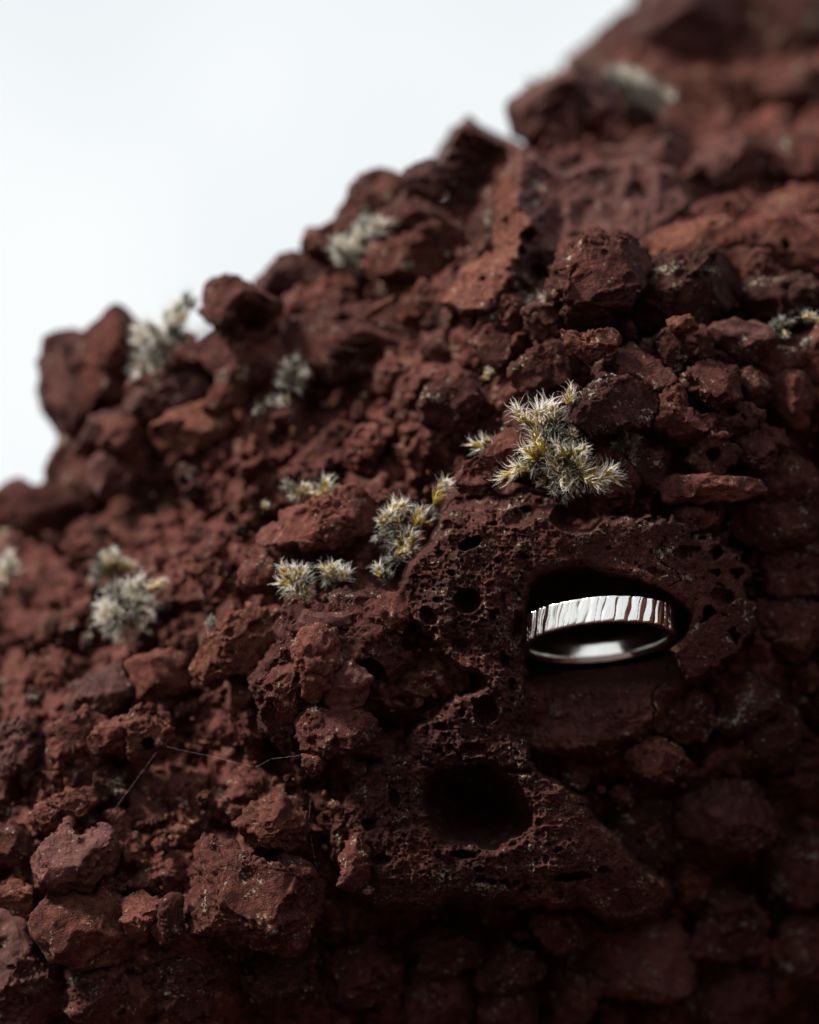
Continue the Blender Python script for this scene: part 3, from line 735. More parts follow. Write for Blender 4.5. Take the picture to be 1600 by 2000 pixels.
# thousands of small vesicles, crowded on the rough left part and on the foot
pr = np.random.default_rng(5)
for _ in range(3800):
    cu = pr.uniform(640, 1480); cv = pr.uniform(940, 1800)
    dens = 1.0 if cu < 1050 else 0.25
    if 1030 < cu < 1300 and 1290 < cv < 1480: dens = 0.03
    if pr.random() > dens: continue
    r_ = 2.2 + 2.6 * pr.random() ** 2 + (6.0 * pr.random() if pr.random() < 0.09 else 0)
    i0, i1 = int((cu - 12 - 630) / st), int((cu + 12 - 630) / st) + 1
    j0, j1 = int((cv - 12 - 915) / st), int((cv + 12 - 915) / st) + 1
    i0, j0 = max(i0, 0), max(j0, 0)
    su, sv = U[j0:j1, i0:i1], V[j0:j1, i0:i1]
    el = pr.uniform(0.7, 1.4)
    q = ((su - cu) * el / r_) ** 2 + ((sv - cv) / el / r_) ** 2
    H[j0:j1, i0:i1] -= r_ * 0.13 * np.sqrt(np.clip(1 - q, 0, 1))
# hairline cracks
for line in ([(1288,1066), (1300,1095), (1308,1120), (1303,1150)], [(1285,1335), (1280,1370), (1274,1405), (1276,1440)], [(880,1460), (900,1485), (960,1490)]):
    dl = np.full(U.shape, 1e9)
    for k in range(len(line) - 1):
        a = np.array(line[k], float); e = np.array(line[k + 1], float) - a
        t = np.clip(((Uj - a[0]) * e[0] + (Vj - a[1]) * e[1]) / (e @ e), 0, 1)
        dl = np.minimum(dl, np.hypot(Uj - a[0] - t * e[0], Vj - a[1] - t * e[1]))
    H -= 0.9 * sstep(2.6, 0.5, dl)
# edges fall away all round
H -= 3.5 * sstep(16, 0, sd_all) ** 2 + 26 * sstep(2, -13, sd_all)
Pw = world_pts(U, V, -H).reshape(-1, 3)
keep = (sd_all > -14)
nu, nv = len(bu), len(bv)
ii = np.arange(nu * nv).reshape(nv, nu)
Fq = np.stack([ii[:-1, :-1].ravel(), ii[1:, :-1].ravel(), ii[1:, 1:].ravel(), ii[:-1, 1:].ravel()], 1)
kf = keep.ravel()[Fq].all(1)
Fq = Fq[kf]
def sub_mesh(nm, P_, F_, m_):
    used = np.unique(F_); mp = -np.ones(len(P_), int); mp[used] = np.arange(len(used))
    return new_mesh(nm, P_[used], mp[F_], [m_])
midx = (led.ravel()[Fq[:, 0]] > 0.5).astype(int)
pb = link('pitted_block', sub_mesh('pitted_block', Pw, Fq[midx == 0], M_BLOCK))
link('bubble_wall', sub_mesh('bubble_wall', Pw, Fq[midx == 1], M_SMOOTH), pb)
tag(pb, 'large block full of round bubble holes, the biggest holding the silver ring', 'rock')

# ------------------------------------------------------------------ the peaked crag on the skyline
PC = np.array([(985,345,-27), (965,430,-25), (940,500,-22.5), (905,545,-19.5), (868,588,-17), (1008,395,-19), (1030,448,-16), (1008,508,-13), (985,556,-11.5), (945,596,-10.5), (905,610,-12.5),
    (1000,440,-20), (965,520,-16.5), (925,565,-14.5),
    (917,252,-29), (868,302,-31), (890,350,-31), (905,420,-32), (925,470,-30), (945,400,-31), (955,330,-31), (945,270,-29), (970,300,-31),
    (1010,292,-29), (1060,318,-30), (1110,345,-31.5), (1200,420,-30), (1290,440,-30), (1240,330,-36), (1330,370,-36), (1180,360,-34), (1050,380,-26), (1100,420,-27), (1180,470,-26), (1060,450,-24.5),
    (1092,500,-22), (1085,570,-19), (1045,520,-20.5), (1040,575,-17.5), (1000,592,-14)], float)
st = 3.2
cu_ = np.arange(815, 1390, st); cv_ = np.arange(215, 650, st)
U, V = np.meshgrid(cu_, cv_)
c2 = PC[:, :2] / 300.0
K2 = np.sqrt(((c2[:, None] - c2[None]) ** 2).sum(-1) + 0.0015)
w_ = np.linalg.solve(np.block([[K2, np.ones((len(PC), 1))], [np.ones((1, len(PC))), np.zeros((1, 1))]]), np.append(PC[:, 2], 0))
pw = np.stack([U, V, 0 * U], -1).reshape(-1, 3)
n1 = vnoise(pw / 40 + 13).reshape(U.shape); n2 = vnoise(pw / 40 + 53).reshape(U.shape); n3 = vnoise(pw / 12 + 7).reshape(U.shape); n4 = vnoise(pw / 12 + 77).reshape(U.shape)
Uj = U + 8 * n1 + 4 * n3; Vj = V + 8 * n2 + 4 * n4
H = np.full(U.shape, w_[-1])
for k in range(len(PC)):
    H = H + w_[k] * np.sqrt((Uj / 300 - c2[k, 0]) ** 2 + (Vj / 300 - c2[k, 1]) ** 2 + 0.0015)
right = sstep(1030, 1120, U) * sstep(520, 440, V)
f = lambda s, o, **k: fbm(pw / s + o, **k).reshape(U.shape)
H += (1 - 0.88 * right) * (1.3 * (shards(U.ravel(), V.ravel(), 85, 22).reshape(U.shape) - 0.4) + 0.6 * (shards(U.ravel(), V.ravel(), 32, 25).reshape(U.shape) - 0.4) + 0.5 * f(16, 3, octs=4, ridged=True))
H += right * 0.8 * f(60, 12, octs=4, ridged=True)
for (hu, hv, hr, hd) in [(1030, 463, 17, 4.5), (1020, 492, 12, 3), (960, 500, 14, 2.5), (1240, 385, 22, 2), (940, 555, 10, 1.5), (1055, 545, 22, 3)]:
    H -= hd * np.sqrt(np.clip(1 - ((Uj - hu) ** 2 + (Vj - hv) ** 2) / hr ** 2, 0, 1))
sdp = poly_sdf(PEAK, Uj * 0.6 + U * 0.4, Vj * 0.6 + V * 0.4)
H -= 2.0 * sstep(12, 0, sdp) ** 2 + 26 * sstep(1, -10, sdp)
Pk = world_pts(U, V, -H).reshape(-1, 3)
ii = np.arange(U.size).reshape(U.shape)
Fk = np.stack([ii[:-1, :-1].ravel(), ii[1:, :-1].ravel(), ii[1:, 1:].ravel(), ii[:-1, 1:].ravel()], 1)
Fk = Fk[(sdp > -11).ravel()[Fk].all(1)]
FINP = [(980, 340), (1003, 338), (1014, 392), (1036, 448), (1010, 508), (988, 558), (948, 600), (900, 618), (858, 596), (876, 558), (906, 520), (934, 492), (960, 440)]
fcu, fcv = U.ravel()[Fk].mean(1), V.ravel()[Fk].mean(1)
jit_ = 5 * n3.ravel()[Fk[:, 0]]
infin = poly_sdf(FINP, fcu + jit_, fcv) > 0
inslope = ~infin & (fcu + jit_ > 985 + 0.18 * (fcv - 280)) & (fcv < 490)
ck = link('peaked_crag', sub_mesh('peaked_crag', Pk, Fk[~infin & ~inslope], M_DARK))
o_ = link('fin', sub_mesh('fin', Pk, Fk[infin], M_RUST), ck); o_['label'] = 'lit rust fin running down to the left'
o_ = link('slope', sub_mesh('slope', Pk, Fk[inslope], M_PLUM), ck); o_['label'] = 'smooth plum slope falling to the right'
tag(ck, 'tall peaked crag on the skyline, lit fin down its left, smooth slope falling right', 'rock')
traced.append(np.array(PEAK, float))

# ------------------------------------------------------------------ stones packed between, and crumbs
rg = np.random.default_rng(21)
BLK = [UPPER, B2, B3]
def in_block(u, v, m):
    a = np.array([float(u)]); c_ = np.array([float(v)])
    return max(poly_sdf(p_, a, c_)[0] for p_ in BLK) > -m
# where the traced rocks already stand: signed pixel distance on a coarse grid
CG = 6
cgu = np.arange(-150, 1760, CG); cgv = np.arange(-150, 2120, CG)
COV = np.full((len(cgv), len(cgu)), -1e3)
for P_ in traced:
    i0 = max(0, int((P_[:, 0].min() - 60 + 150) / CG)); i1 = int((P_[:, 0].max() + 60 + 150) / CG)
    j0 = max(0, int((P_[:, 1].min() - 60 + 150) / CG)); j1 = int((P_[:, 1].max() + 60 + 150) / CG)
    gu, gv_ = np.meshgrid(cgu[i0:i1], cgv[j0:j1])
    COV[j0:j1, i0:i1] = np.maximum(COV[j0:j1, i0:i1], poly_sdf(P_, gu, gv_))
def cover(u, v):
    return COV[min(max(int((v + 150) / CG), 0), len(cgv) - 1), min(max(int((u + 150) / CG), 0), len(cgu) - 1)]
variants = []
for k in range(14):
    rr = 0.003
    ph = rg.uniform(0, 6.28, 4)
    Rf = (lambda ph: (lambda th: rr * (1 + 0.16 * np.cos(2 * th + ph[0]) + 0.10 * np.cos(3 * th + ph[1]) + 0.06 * np.cos(5 * th + ph[2]))))(ph)
    P, F = stone_shape(34, Rf, rr * rg.uniform(0.7, 1.05), 'smooth' if k % 7 == 0 else 'rough', 900 + k, rr, cuts=11, k=1.0)
    variants.append([new_mesh('stone', P, F, [m_]) for m_ in (M_RED, M_DARK, M_RUST)])
count = 0; placed = []
tries = 0
while n_stone[0] + count < 165 and tries < 30000:
    tries += 1
    u = rg.uniform(-60, 1660); v = rg.uniform(-40, 2040)
    rpx = 15 + 38 * rg.random() ** 1.6
    if v > 1450 or u < 420: rpx *= 1.15
    if sky_b(u, v) < rpx * 0.9 + 12: continue
    if in_block(u, v, rpx * 0.55): continue
    if any((u - a) ** 2 + (v - b_) ** 2 < (0.72 * (rpx + c_)) ** 2 for a, b_, c_ in placed): continue
    if cover(u, v) > -0.25 * rpx: continue
    placed.append((u, v, rpx))
    dep = depth(u, v)[0] + rg.uniform(1.5, 5.5)
    scl = rpx * PXM * (1 + dep * 1e-3 / D) / 0.003
    mi = rg.choice(3, p=[0.5, 0.33, 0.17])
    ob = link('stone', variants[rg.integers(14)][mi], outcrop, world_pts(u, v, dep + rpx * PXM * 1e3 * 0.7))
    ob.rotation_euler = rg.uniform(0, 6.28, 3)
    ob.scale = scl * np.array([1, rg.uniform(0.55, 1.1), rg.uniform(0.7, 1.15)])
    count += 1
# smaller rubble packed between them, past what can be picked apart singly
def rubble(name, number, freq, rlo, rhi, dlo, dhi, seed, smooth):
    rq = np.random.default_rng(seed)
    base = []
    for k in range(10):
        Dv, F0 = geodesic(freq)
        B_ = Dv * (1 + 0.30 * vnoise(Dv * 1.3 + 7 * k)[:, None] + 0.22 * vnoise(Dv * 2.9 + 5 * k)[:, None])
        for _ in range(9):
            nrm = rq.normal(size=3); nrm /= np.linalg.norm(nrm)
            s = B_ @ nrm; ex = np.clip(s - s.max() * rq.uniform(0.55, 0.85), 0, None)
            B_ = B_ - ex[:, None] * nrm * 0.95
        B_ = B_ * (1 + 0.30 * fbm(Dv * 3 + 3 * k, 3, ridged=True)[:, None])
        base.append((B_, F0))
    VV = []; FF = []; MM = []; off_ = 0; n = 0
    while n < number:
        u = rq.uniform(-80, 1680); v = rq.uniform(-60, 2060)
        rpx = rlo + (rhi - rlo) * rq.random() ** 1.7
        if sky_b(u, v) < rpx + 8 or cover(u, v) > 3 or in_block(u, v, 2): continue
        dep = depth(u, v)[0] + rq.uniform(dlo, dhi)
        s_ = rpx * PXM * (1 + dep * 1e-3 / D)
        B_, F0 = base[rq.integers(10)]
        q = np.array(Matrix.Rotation(rq.uniform(0, 6.28), 3, Vector(rq.normal(size=3)).normalized()))
        VV.append((B_ * s_ * rq.uniform(0.7, 1.25, 3)) @ q.T + world_pts(u, v, dep)); FF.append(F0 + off_); off_ += len(B_)
        MM.append(np.full(len(F0), rq.choice(4, p=[0.45, 0.3, 0.15, 0.1])))
        n += 1
    o_ = link(name, new_mesh(name, np.concatenate(VV), np.concatenate(FF), [M_RED, M_DARK, M_RUST, M_PLUM], smooth=smooth, mat_idx=np.concatenate(MM)), outcrop)
    o_['kind'] = 'stuff'
rubble('rubble', 260, 6, 8, 22, 2.5, 7.0, 41, True)
rubble('crumbs', 500, 3, 3.5, 8, 2.5, 7.5, 42, False)

# ------------------------------------------------------------------ the silver ring
def metal():
    m = bpy.data.materials.new('polished_silver'); m.use_nodes = True
    t = m.node_tree; bs = t.nodes['Principled BSDF']
    bs.inputs['Base Color'].default_value = (0.85, 0.835, 0.80, 1)
    bs.inputs['Metallic'].default_value = 1.0
    g_ = N(t, 'ShaderNodeNewGeometry'); n_ = N(t, 'ShaderNodeTexNoise'); n_.inputs['Scale'].default_value = 1500; n_.inputs['Detail'].default_value = 3
    L(t, g_.outputs['Position'], n_.inputs['Vector'])
    r_ = N(t, 'ShaderNodeMapRange'); r_.inputs['To Min'].default_value = 0.08; r_.inputs['To Max'].default_value = 0.20
    L(t, n_.outputs['Fac'], r_.inputs['Value']); L(t, r_.outputs[0], bs.inputs['Roughness'])
    return m
M_SILVER = metal()
RO = 0.0108; RI = 0.0096; HW = 0.00180
rr_ = np.random.default_rng(31)
edges = [0.0]
while edges[-1] < 2 * math.pi - 0.04:
    edges.append(edges[-1] + rr_.uniform(0.055, 0.115))
edges = np.array(edges); ne = len(edges)
tilt = np.where(np.arange(ne) % 2 == 0, 1, -1) * rr_.uniform(0.2, 1.7, ne); lift = rr_.uniform(-1, 1, ne); slant = rr_.normal(0.05, 0.03, ne); grv = rr_.random(ne) < 0.45
NA = 1500
phi = np.arange(NA) / NA * 2 * math.pi
def outer(phi_, z):
    p_ = (phi_ - 0.055 * (z / HW) + 0.008 * np.sin(phi_ * 23 + z * 900)) % (2 * math.pi)
    k = np.clip(np.searchsorted(edges, p_, side='right') - 1, 0, ne - 1)
    hi = np.where(k + 1 < ne, edges[np.minimum(k + 1, ne - 1)], 2 * math.pi)
    wd = hi - edges[k]
    t = (p_ - edges[k]) / wd
    r = RO + 0.00005 * lift[k] + 0.00013 * tilt[k] * (t - 0.5) * (wd / 0.07) + 0.00005 * (4 * t * (1 - t)) 
    r = r + 0.000010 * np.sin(z * 2100 + 9 * lift[k]) * tilt[k]
    r = r - np.where(grv[k], 0.00010, 0.0) * np.exp(-((t * wd) / 0.008) ** 2)
    return r
zs = np.concatenate([[-1, -0.985, -0.95], np.linspace(-0.86, 0.86, 13), [0.95, 0.985, 1]])
VR = []
for z in zs:
    e_ = 0.00012 * np.clip((abs(z) - 0.93) / 0.07, 0, 1) ** 2
    wob = 1 + 0.018 * np.interp(phi, edges, lift, period=2 * math.pi)
    r = outer(phi, np.full(NA, z * HW)) - e_
    VR.append(np.stack([r * np.cos(phi), r * np.sin(phi), z * HW * wob], 1))
for z in (1, 0.985, 0.93, 0.4, -0.4, -0.93, -0.985, -1):
    e_ = 0.00016 * np.clip((abs(z) - 0.92) / 0.08, 0, 1) ** 2
    wob = 1 + 0.018 * np.interp(phi, edges, lift, period=2 * math.pi)
    r = RI + e_ - 0.00002 * (1 - z * z)
    VR.append(np.stack([r * np.cos(phi), r * np.sin(phi), z * HW * wob], 1))
nr_ = len(VR); VR = np.concatenate(VR)
a_ = np.arange(NA); FR = []
for k in range(nr_):
    k2 = (k + 1) % nr_
    FR.append(np.stack([k * NA + a_, k * NA + (a_ + 1) % NA, k2 * NA + (a_ + 1) % NA, k2 * NA + a_], 1))
FR = np.concatenate(FR)
ta = math.radians(18.6); ro = math.radians(4.5)
fx = np.array([1, 0, 0.]); fb = np.array([0, -math.sin(ta), -math.cos(ta)]); ax = np.array([0, math.cos(ta), -math.sin(ta)])
Rl = np.array([[math.cos(ro), -math.sin(ro), 0], [math.sin(ro), math.cos(ro), 0], [0, 0, 1]])
Mr = np.stack([Rl @ fx, Rl @ fb, Rl @ ax], 1)
ring = link('silver_ring', new_mesh('silver_ring', VR @ (RX @ Mr).T, FR, [M_SILVER]), None, world_pts(1167, 1233, 4.6))
tag(ring, 'polished silver ring with bark-like upright ridges, sitting in the dark hollow of the pitted block', 'ring')

# ------------------------------------------------------------------ moss
def moss_material(name, c, trans=0.25, rough=0.6):
    m = bpy.data.materials.new(name); m.use_nodes = True
    t = m.node_tree; bs = t.nodes['Principled BSDF']; out = t.nodes['Material Output']
    bs.inputs['Base Color'].default_value = (*c, 1); bs.inputs['Roughness'].default_value = rough
    tr = N(t, 'ShaderNodeBsdfTranslucent'); tr.inputs['Color'].default_value = (*c, 1)
    mx_ = N(t, 'ShaderNodeMixShader'); mx_.inputs[0].default_value = trans
    L(t, bs.outputs[0], mx_.inputs[1]); L(t, tr.outputs[0], mx_.inputs[2]); L(t, mx_.outputs[0], out.inputs['Surface'])
    return m
M_HAIR = moss_material('moss_hair_point', (0.88, 0.86, 0.80), 0.45)
M_HAIRG = moss_material('moss_hair_grey', (0.42, 0.42, 0.38), 0.4)
M_STRAW = moss_material('moss_leaf_straw', (0.46, 0.40, 0.26))
M_YEL = moss_material('moss_leaf_yellow', (0.50, 0.36, 0.05))
M_OLV = moss_material('moss_leaf_olive', (0.16, 0.15, 0.035))
M_GRY = moss_material('moss_old_leaf', (0.13, 0.12, 0.09))
M_STEM = moss_material('moss_old_stem', (0.03, 0.022, 0.015), 0.0)

def shoot_mesh(seed, leaf, leaf2, nleaf=62, length=0.0044, hair=0.0026, spread=1.0, tip=None):
    r = np.random.default_rng(seed)
    Vs = []; Fs = []; Ms = []; o_ = 0
    for k in range(nleaf):
        t = (k + r.random()) / nleaf
        az = k * 2.39996 + r.normal(0, 0.4)
        h = length * (0.10 + 0.72 * t)
        rad = 0.00022 * (1.1 - 0.6 * t)
        out_ = np.array([math.cos(az), math.sin(az), 0])
        side = np.array([-math.sin(az), math.cos(az), 0])
        ang = math.radians(10 + 42 * (1 - t) * spread + r.normal(0, 10))
        d = out_ * math.sin(ang) + np.array([0, 0, math.cos(ang)])
        p = out_ * rad + np.array([0, 0, h])
        lf = length * r.uniform(0.32, 0.50) * (1.1 - 0.35 * t)
        lh = hair * r.uniform(0.45, 1.3); bare = r.random() < 0.28
        curl = r.normal(0.3, 0.8) * spread; tw = r.normal(0, 0.8)
        pts = [p.copy()]
        for i_, s_ in enumerate([lf * 0.4, lf * 0.6] + [lh / 6] * 6):
            p = p + d * s_
            if i_ >= 1:
                d = d + out_ * curl * 0.2 + side * tw * 0.22 + r.normal(0, 0.13, 3); d /= np.linalg.norm(d)
            pts.append(p.copy())
        wd = [0.00018, 0.00028, 0.000130, 0.000085, 0.000070, 0.000058, 0.000046, 0.000034, 0.000012]
        for q, w_ in zip(pts, wd):
            Vs += [q - side * w_, q + side * w_]
        for i_ in range(len(pts) - 1):
            a = o_ + 2 * i_
            Fs.append((a, a + 1, a + 3, a + 2))
            if i_ >= 2 and bare: Fs.pop(); continue
            Ms.append((1 if r.random() < 0.65 else 2) if i_ < 2 else 0)
        o_ += 2 * len(pts)
    ns = 6
    for i_ in range(5):
        zz = length * (-0.55 + 0.30 * i_); rr2 = 0.00034 * (1 - 0.15 * i_)
        for j_ in range(ns):
            Vs.append(np.array([math.cos(j_ * 6.283 / ns) * rr2, math.sin(j_ * 6.283 / ns) * rr2, zz]))
    for i_ in range(4):
        for j_ in range(ns):
            a = o_ + i_ * ns + j_; b_ = o_ + i_ * ns + (j_ + 1) % ns
            Fs.append((a, b_, b_ + ns, a + ns)); Ms.append(3)
    Vs = np.array(Vs); Fs = np.array(Fs); Ms = np.array(Ms)
    def part(nm, sel, mats):
        used = np.unique(Fs[sel]); mp = -np.ones(len(Vs), int); mp[used] = np.arange(len(used))
        return new_mesh(nm, Vs[used], mp[Fs[sel]], mats, mat_idx=np.clip(Ms[sel] - 1, 0, 2))
    return part('shoot', Ms > 0, [leaf, leaf2, M_STEM]), part('hair_fringe', Ms == 0, [tip or M_HAIR])
SH = {
    'w': [shoot_mesh(1, M_YEL, M_STRAW), shoot_mesh(2, M_YEL, M_STRAW, 68, 0.0042, 0.0029), shoot_mesh(3, M_YEL, M_YEL, 58, 0.0046, 0.0026, 0.8)],
    's': [shoot_mesh(11, M_STRAW, M_STRAW, 62, 0.0040, 0.0030, 1.5), shoot_mesh(12, M_STRAW, M_GRY, 58, 0.0042, 0.0030, 1.4)],
    'y': [shoot_mesh(4, M_YEL, M_YEL, 70, 0.0042, 0.0016, 0.7), shoot_mesh(5, M_YEL, M_OLV, 75, 0.0040, 0.0018, 0.8)],
    'g': [shoot_mesh(6, M_GRY, M_OLV, 60, 0.0038, 0.0024, 1.2, M_HAIRG), shoot_mesh(7, M_GRY, M_GRY, 60, 0.0040, 0.0022, 1.3, M_HAIRG)],
    'd': [shoot_mesh(8, M_OLV, M_GRY, 60, 0.0040, 0.0020, 1.2, M_HAIRG)],
}
KIND = {'s': 'silver_shoot', 'w': 'silver_shoot', 'y': 'yellow_shoot', 'g': 'withered_shoot', 'd': 'olive_shoot'}
rm = np.random.default_rng(77)
def moss(label, shoots, dm, lean=0.45):
    """shoots: (u, v, kind, size px, direction in the picture in degrees, 90 = up)"""
    c_ = np.mean([(s[0], s[1]) for s in shoots], 0)
    base_ = world_pts(c_[0], c_[1], dm + 2.5)
    root = bpy.data.objects.new('moss_tuft', None); C.objects.link(root); root.location = base_
    root.empty_display_size = 0.004
    tag(root, label, 'moss', 'moss tufts growing on the scoria')
    for (u, v, kind, size, ang) in shoots:
        if dm > 13 and len(shoots) > 8:
            if rm.random() < 0.14: continue
            if kind == 'w' and rm.random() < 0.22: kind = 'g'
        if kind == 'w' and dm > 13: kind = 's'
        size = size * rm.uniform(0.78, 1.05)
        u += rm.normal(0, 4); v += rm.normal(0, 4)
        a = math.radians(ang + rm.normal(0, 14))
        dz = lean + rm.normal(0, 0.25)
        d = RX @ np.array([math.cos(a), math.sin(a), dz]); d /= np.linalg.norm(d)
        me, hair_me = SH[kind][rm.integers(len(SH[kind]))]
        L_ = size * PXM * (1 + dm * 1e-3 / D) / 0.0056
        tip = world_pts(u, v, dm + rm.uniform(-0.8, 0.8))
        o_ = link(KIND[kind], me, root); link('hair_fringe', hair_me, o_)
        q = Vector(d).to_track_quat('Z', 'Y')
        o_.rotation_mode = 'QUATERNION'
        o_.rotation_quaternion = q @ Matrix.Rotation(rm.uniform(0, 6.28), 3, 'Z').to_quaternion()
        o_.scale = (L_,) * 3
        o_.location = Vector(tip - d * 0.0034 * L_ - base_)
    return root
moss('largest bushy tuft of silver-haired yellow moss, spreading above the hollow with the ring', [
    (1064,792,'w',66,88), (1085,800,'w',56,70), (1050,812,'w',56,105), (1016,806,'w',58,135), (1030,825,'y',50,125), (1120,766,'w',44,80), (1096,815,'g',52,60),
    (1044,858,'w',62,115), (1058,872,'w',60,95), (1032,884,'w',56,150), (1010,905,'w',56,165), (988,924,'w',58,190), (1004,930,'y',46,200),
    (1090,868,'w',62,95), (1098,886,'y',58,90), (1120,882,'y',58,80), (1112,868,'w',52,85), (1146,878,'y',58,62), (1136,892,'w',50,70), (1076,900,'w',52,120),
    (1088,915,'y',52,100), (1112,910,'g',54,40), (1134,918,'g',54,25), (1160,918,'w',60,15), (1182,922,'w',66,12), (1170,934,'y',58,-5), (1190,934,'w',58,-15), (1160,940,'w',52,-40),
    (1066,942,'y',42,215), (1096,938,'w',58,250), (1108,948,'w',56,270), (1100,925,'y',46,240), (1050,920,'g',54,230), (1065,912,'g',52,260), (1105,970,'g',52,268), (1120,958,'g',52,290), (1080,955,'g',46,250),
    (1120,842,'y',36,70), (1090,840,'g',44,80), (1070,845,'g',46,100)], 1.0)
moss('small dark star-shaped tuft on the shaded face right of the largest tuft', [(1228,852,'d',52,85), (1210,866,'d',46,150), (1246,862,'d',46,25), (1230,880,'d',46,270), (1218,876,'g',40,220)], 4)
moss('little pale wisp of moss pointing left, left of the largest tuft', [(938,866,'w',44,175), (950,862,'w',40,150), (948,876,'g',36,200)], 5)
moss('tuft of white and yellow moss hugging the upper left edge of the pitted block', [
    (752,998,'w',48,110), (768,990,'w',52,90), (784,994,'w',50,70), (745,1010,'y',42,150), (775,1008,'y',44,90), (826,996,'w',52,60), (818,1010,'w',46,100), (840,1002,'g',40,40),
    (786,1040,'w',50,95), (798,1052,'w',50,70), (780,1056,'w',48,140), (796,1072,'y',48,20), (808,1072,'y',44,-10), (790,1082,'y',42,240), (755,1035,'g',46,180), (742,1050,'g',44,200), (765,1060,'g',46,220),
    (738,1108,'w',44,150), (748,1116,'g',42,110), (757,1095,'g',40,150)], 4.5)
moss('single upright yellow moss shoot with a white tip, on top of the pitted block', [(864,956,'y',62,70), (868,948,'w',44,62)], 4)
moss('pair of neat white-tipped moss cushions above the largest craggy boulder', [
    (560,1118,'w',46,110), (576,1110,'w',46,85), (590,1116,'w',42,65), (556,1140,'w',46,160), (580,1136,'w',48,95), (574,1156,'w',48,120), (594,1152,'y',42,80), (608,1156,'y',40,30), (600,1140,'g',40,60),
    (630,1114,'w',42,110), (642,1110,'w',44,75), (638,1134,'g',42,250), (656,1124,'y',46,100), (664,1116,'w',48,75), (674,1126,'w',44,40)], 4.5)
moss('sparse tuft with one bright yellow shoot, on the long red wedge rock', [(566,952,'g',36,110), (575,962,'w',34,200), (595,948,'y',42,95), (602,952,'y',38,70), (636,944,'w',44,95), (628,956,'w',36,150), (644,956,'g',36,60), (515,985,'y',28,90)], 11)
moss('round blurred white tuft with yellow tips at the left, above the pale rust slope', [
    (205,1180,'w',54,150), (215,1160,'w',54,125), (235,1148,'w',54,100), (258,1140,'w',56,85), (280,1138,'w',52,65), (300,1146,'y',46,45), (316,1140,'y',44,40), (200,1205,'w',52,180), (222,1190,'w',54,130),
    (245,1172,'w',54,100), (270,1170,'w',52,80), (290,1172,'w',48,40), (215,1222,'w',52,200), (235,1228,'w',50,240), (240,1205,'w',52,160), (275,1210,'g',52,300), (262,1190,'g',50,270), (290,1200,'w',44,0), (280,1218,'y',42,300)], 17, 0.6)
moss('blurred yellowish tuft just above the round white one', [(205,1090,'y',44,100), (222,1080,'w',44,80), (240,1100,'y',42,50), (255,1105,'y',38,30), (185,1110,'g',42,170), (200,1115,'y',38,140), (185,1130,'g',38,200)], 25)
moss('very blurred pale tuft cut by the left edge of the photo', [(0,1100,'w',48,110), (15,1095,'w',46,80), (25,1108,'y',42,40), (5,1118,'w',44,170)], 35, 0.6)
moss('large blurred white tuft standing on the skyline left of the square-topped knob', [
    (272,640,'w',56,150), (285,628,'w',54,120), (300,640,'w',56,100), (318,620,'w',56,90), (335,612,'w',54,80), (350,595,'w',54,75), (355,620,'y',52,60), (340,640,'w',54,90), (358,655,'w',52,50), (300,665,'w',54,150), (320,660,'w',56,100),
    (290,685,'w',54,190), (305,690,'w',54,230), (280,710,'w',52,220), (325,690,'g',52,270), (300,715,'w',46,260), (330,640,'w',54,120), (345,672,'g',52,300), (270,660,'w',50,180), (365,580,'d',50,85), (370,592,'d',46,60)], 31, 0.6)
moss('dark grey-green tuft in the shade right of the skyline tuft', [(560,720,'g',46,120), (575,712,'g',46,80), (588,728,'w',42,40), (570,740,'w',42,200), (582,750,'g',42,300), (552,738,'g',42,180), (545,778,'w',38,180), (530,784,'g',34,200), (505,796,'g',32,200)], 22)
moss('blurred white band of moss below the dark skyline boulder', [
    (660,490,'w',50,150), (668,478,'w',50,120), (680,470,'w',50,100), (694,460,'w',50,95), (708,448,'w',52,85), (722,440,'w',52,80), (736,446,'w',50,60), (748,452,'w',48,30), (700,475,'w',48,200), (685,488,'w',48,220), (662,504,'w',46,200), (720,460,'w',48,90), (672,508,'w',44,260)], 30, 0.7)
moss('very blurred greyish band of moss high on the far ridge', [
    (1195,142,'g',56,150), (1210,138,'w',54,110), (1228,146,'w',54,90), (1245,155,'w',54,80), (1258,165,'w',54,60), (1270,175,'g',54,40), (1288,188,'w',52,20), (1302,196,'w',50,0), (1240,172,'g',54,200), (1262,188,'g',54,240), (1280,200,'g',52,260)], 62, 0.7)
moss('very blurred dull green tuft on the top edge of the far ridge block', [(1040,160,'d',50,120), (1060,150,'d',50,90), (1080,142,'d',50,80), (1098,140,'g',46,60), (1050,170,'d',46,140)], 66)
moss('dab of yellow-green moss against the left flank of the tall peaked slab', [(838,338,'y',40,120), (848,345,'y',40,80), (856,352,'y',36,40)], 32)
moss('small grey-green star of moss at the right, beside the smooth purplish stone', [(1515,632,'g',30,130), (1528,628,'g',32,90), (1538,636,'d',28,45), (1520,648,'g',30,200), (1532,650,'y',24,290)], 10)
moss('small yellow-green moss at the right edge above the upright lit rock', [(1572,615,'g',26,150), (1586,618,'y',34,20), (1600,622,'y',30,10), (1580,610,'g',24,100)], 9)
moss('tiny pale green sprig between the grey-green star and the upright lit rock', [(1572,664,'y',22,100), (1580,672,'g',24,60), (1566,674,'g',20,170)], 9.5)
moss('tiny white sprig of moss on the crest of the largest craggy boulder', [(660,1178,'w',30,130), (670,1172,'w',30,90), (678,1178,'w',28,50), (655,1185,'g',26,170)], 2)
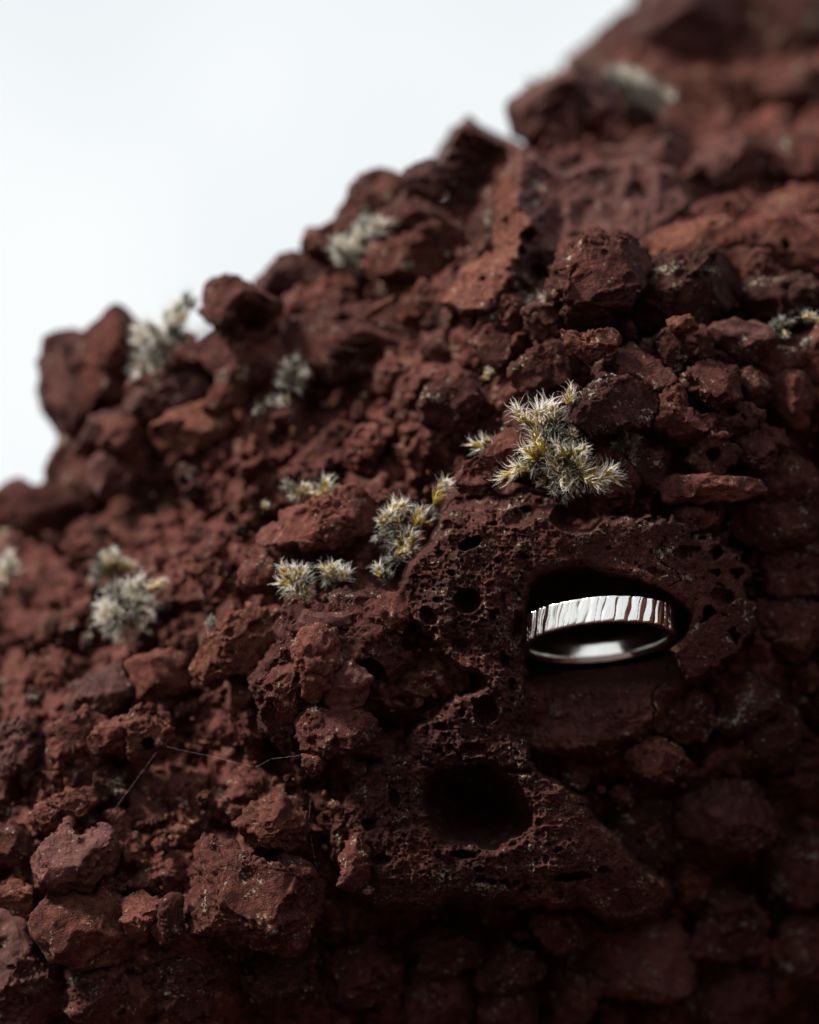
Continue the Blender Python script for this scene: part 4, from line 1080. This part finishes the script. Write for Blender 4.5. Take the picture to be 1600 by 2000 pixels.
moss('thin grey wisp of moss on the pale rust sloping rock', [(418,1222,'g',34,100), (424,1238,'g',34,270), (415,1210,'g',28,90)], 11)
moss('pale blurred moss wedged left of the craggy porous lump', [(1050,592,'g',36,170), (1068,586,'w',36,150), (1084,582,'y',34,110), (1094,576,'w',34,85)], 12)
moss('tiny cream sprig below the ragged porous lump', [(952,722,'y',28,120), (958,732,'w',28,60)], 11)

# ------------------------------------------------------------------ spider silk
M_SILK = moss_material('spider_silk', (0.7, 0.68, 0.65), 0.5, 0.35)
def thread(pts, label, rad=0.000006):
    P = np.concatenate([[world_pts(*p_) for p_ in pts]])
    Q = [P[0]]
    for k in range(len(P) - 1):
        for s_ in np.linspace(0, 1, 9)[1:]:
            sag = np.array([0, 0, -1]) * 0.00008 * 4 * s_ * (1 - s_)
            Q.append(P[k] * (1 - s_) + P[k + 1] * s_ + sag)
    Q = np.array(Q); Vs = []; Fs = []
    for k in range(len(Q)):
        d = Q[min(k + 1, len(Q) - 1)] - Q[max(k - 1, 0)]; d /= np.linalg.norm(d)
        a = np.cross(d, [0, 1, 0.1]); a /= np.linalg.norm(a); b_ = np.cross(d, a)
        for j_ in range(5):
            Vs.append(Q[k] + rad * (a * math.cos(j_ * 1.2566) + b_ * math.sin(j_ * 1.2566)))
        if k:
            for j_ in range(5):
                Fs.append(((k - 1) * 5 + j_, (k - 1) * 5 + (j_ + 1) % 5, k * 5 + (j_ + 1) % 5, k * 5 + j_))
    o_ = link('spider_thread', new_mesh('spider_thread', np.array(Vs), np.array(Fs), [M_SILK]))
    tag(o_, label, 'spider silk', 'spider threads across the dark recess')
thread([(305,1470,4.0), (192,1622,5.0)], 'fine straight spider thread running down left to the pink faceted stone')
thread([(325,1458,4.0), (420,1478,3.0), (499,1498,2.0), (529,1482,1.5), (600,1472,0.0)], 'fine kinked spider thread crossing the black recess to the largest craggy boulder')
thread([(607,1560,2.0), (603,1600,1.5), (608,1640,1.0), (620,1700,1.0)], 'short pale spider thread hanging beside the big rough block', 0.000006)
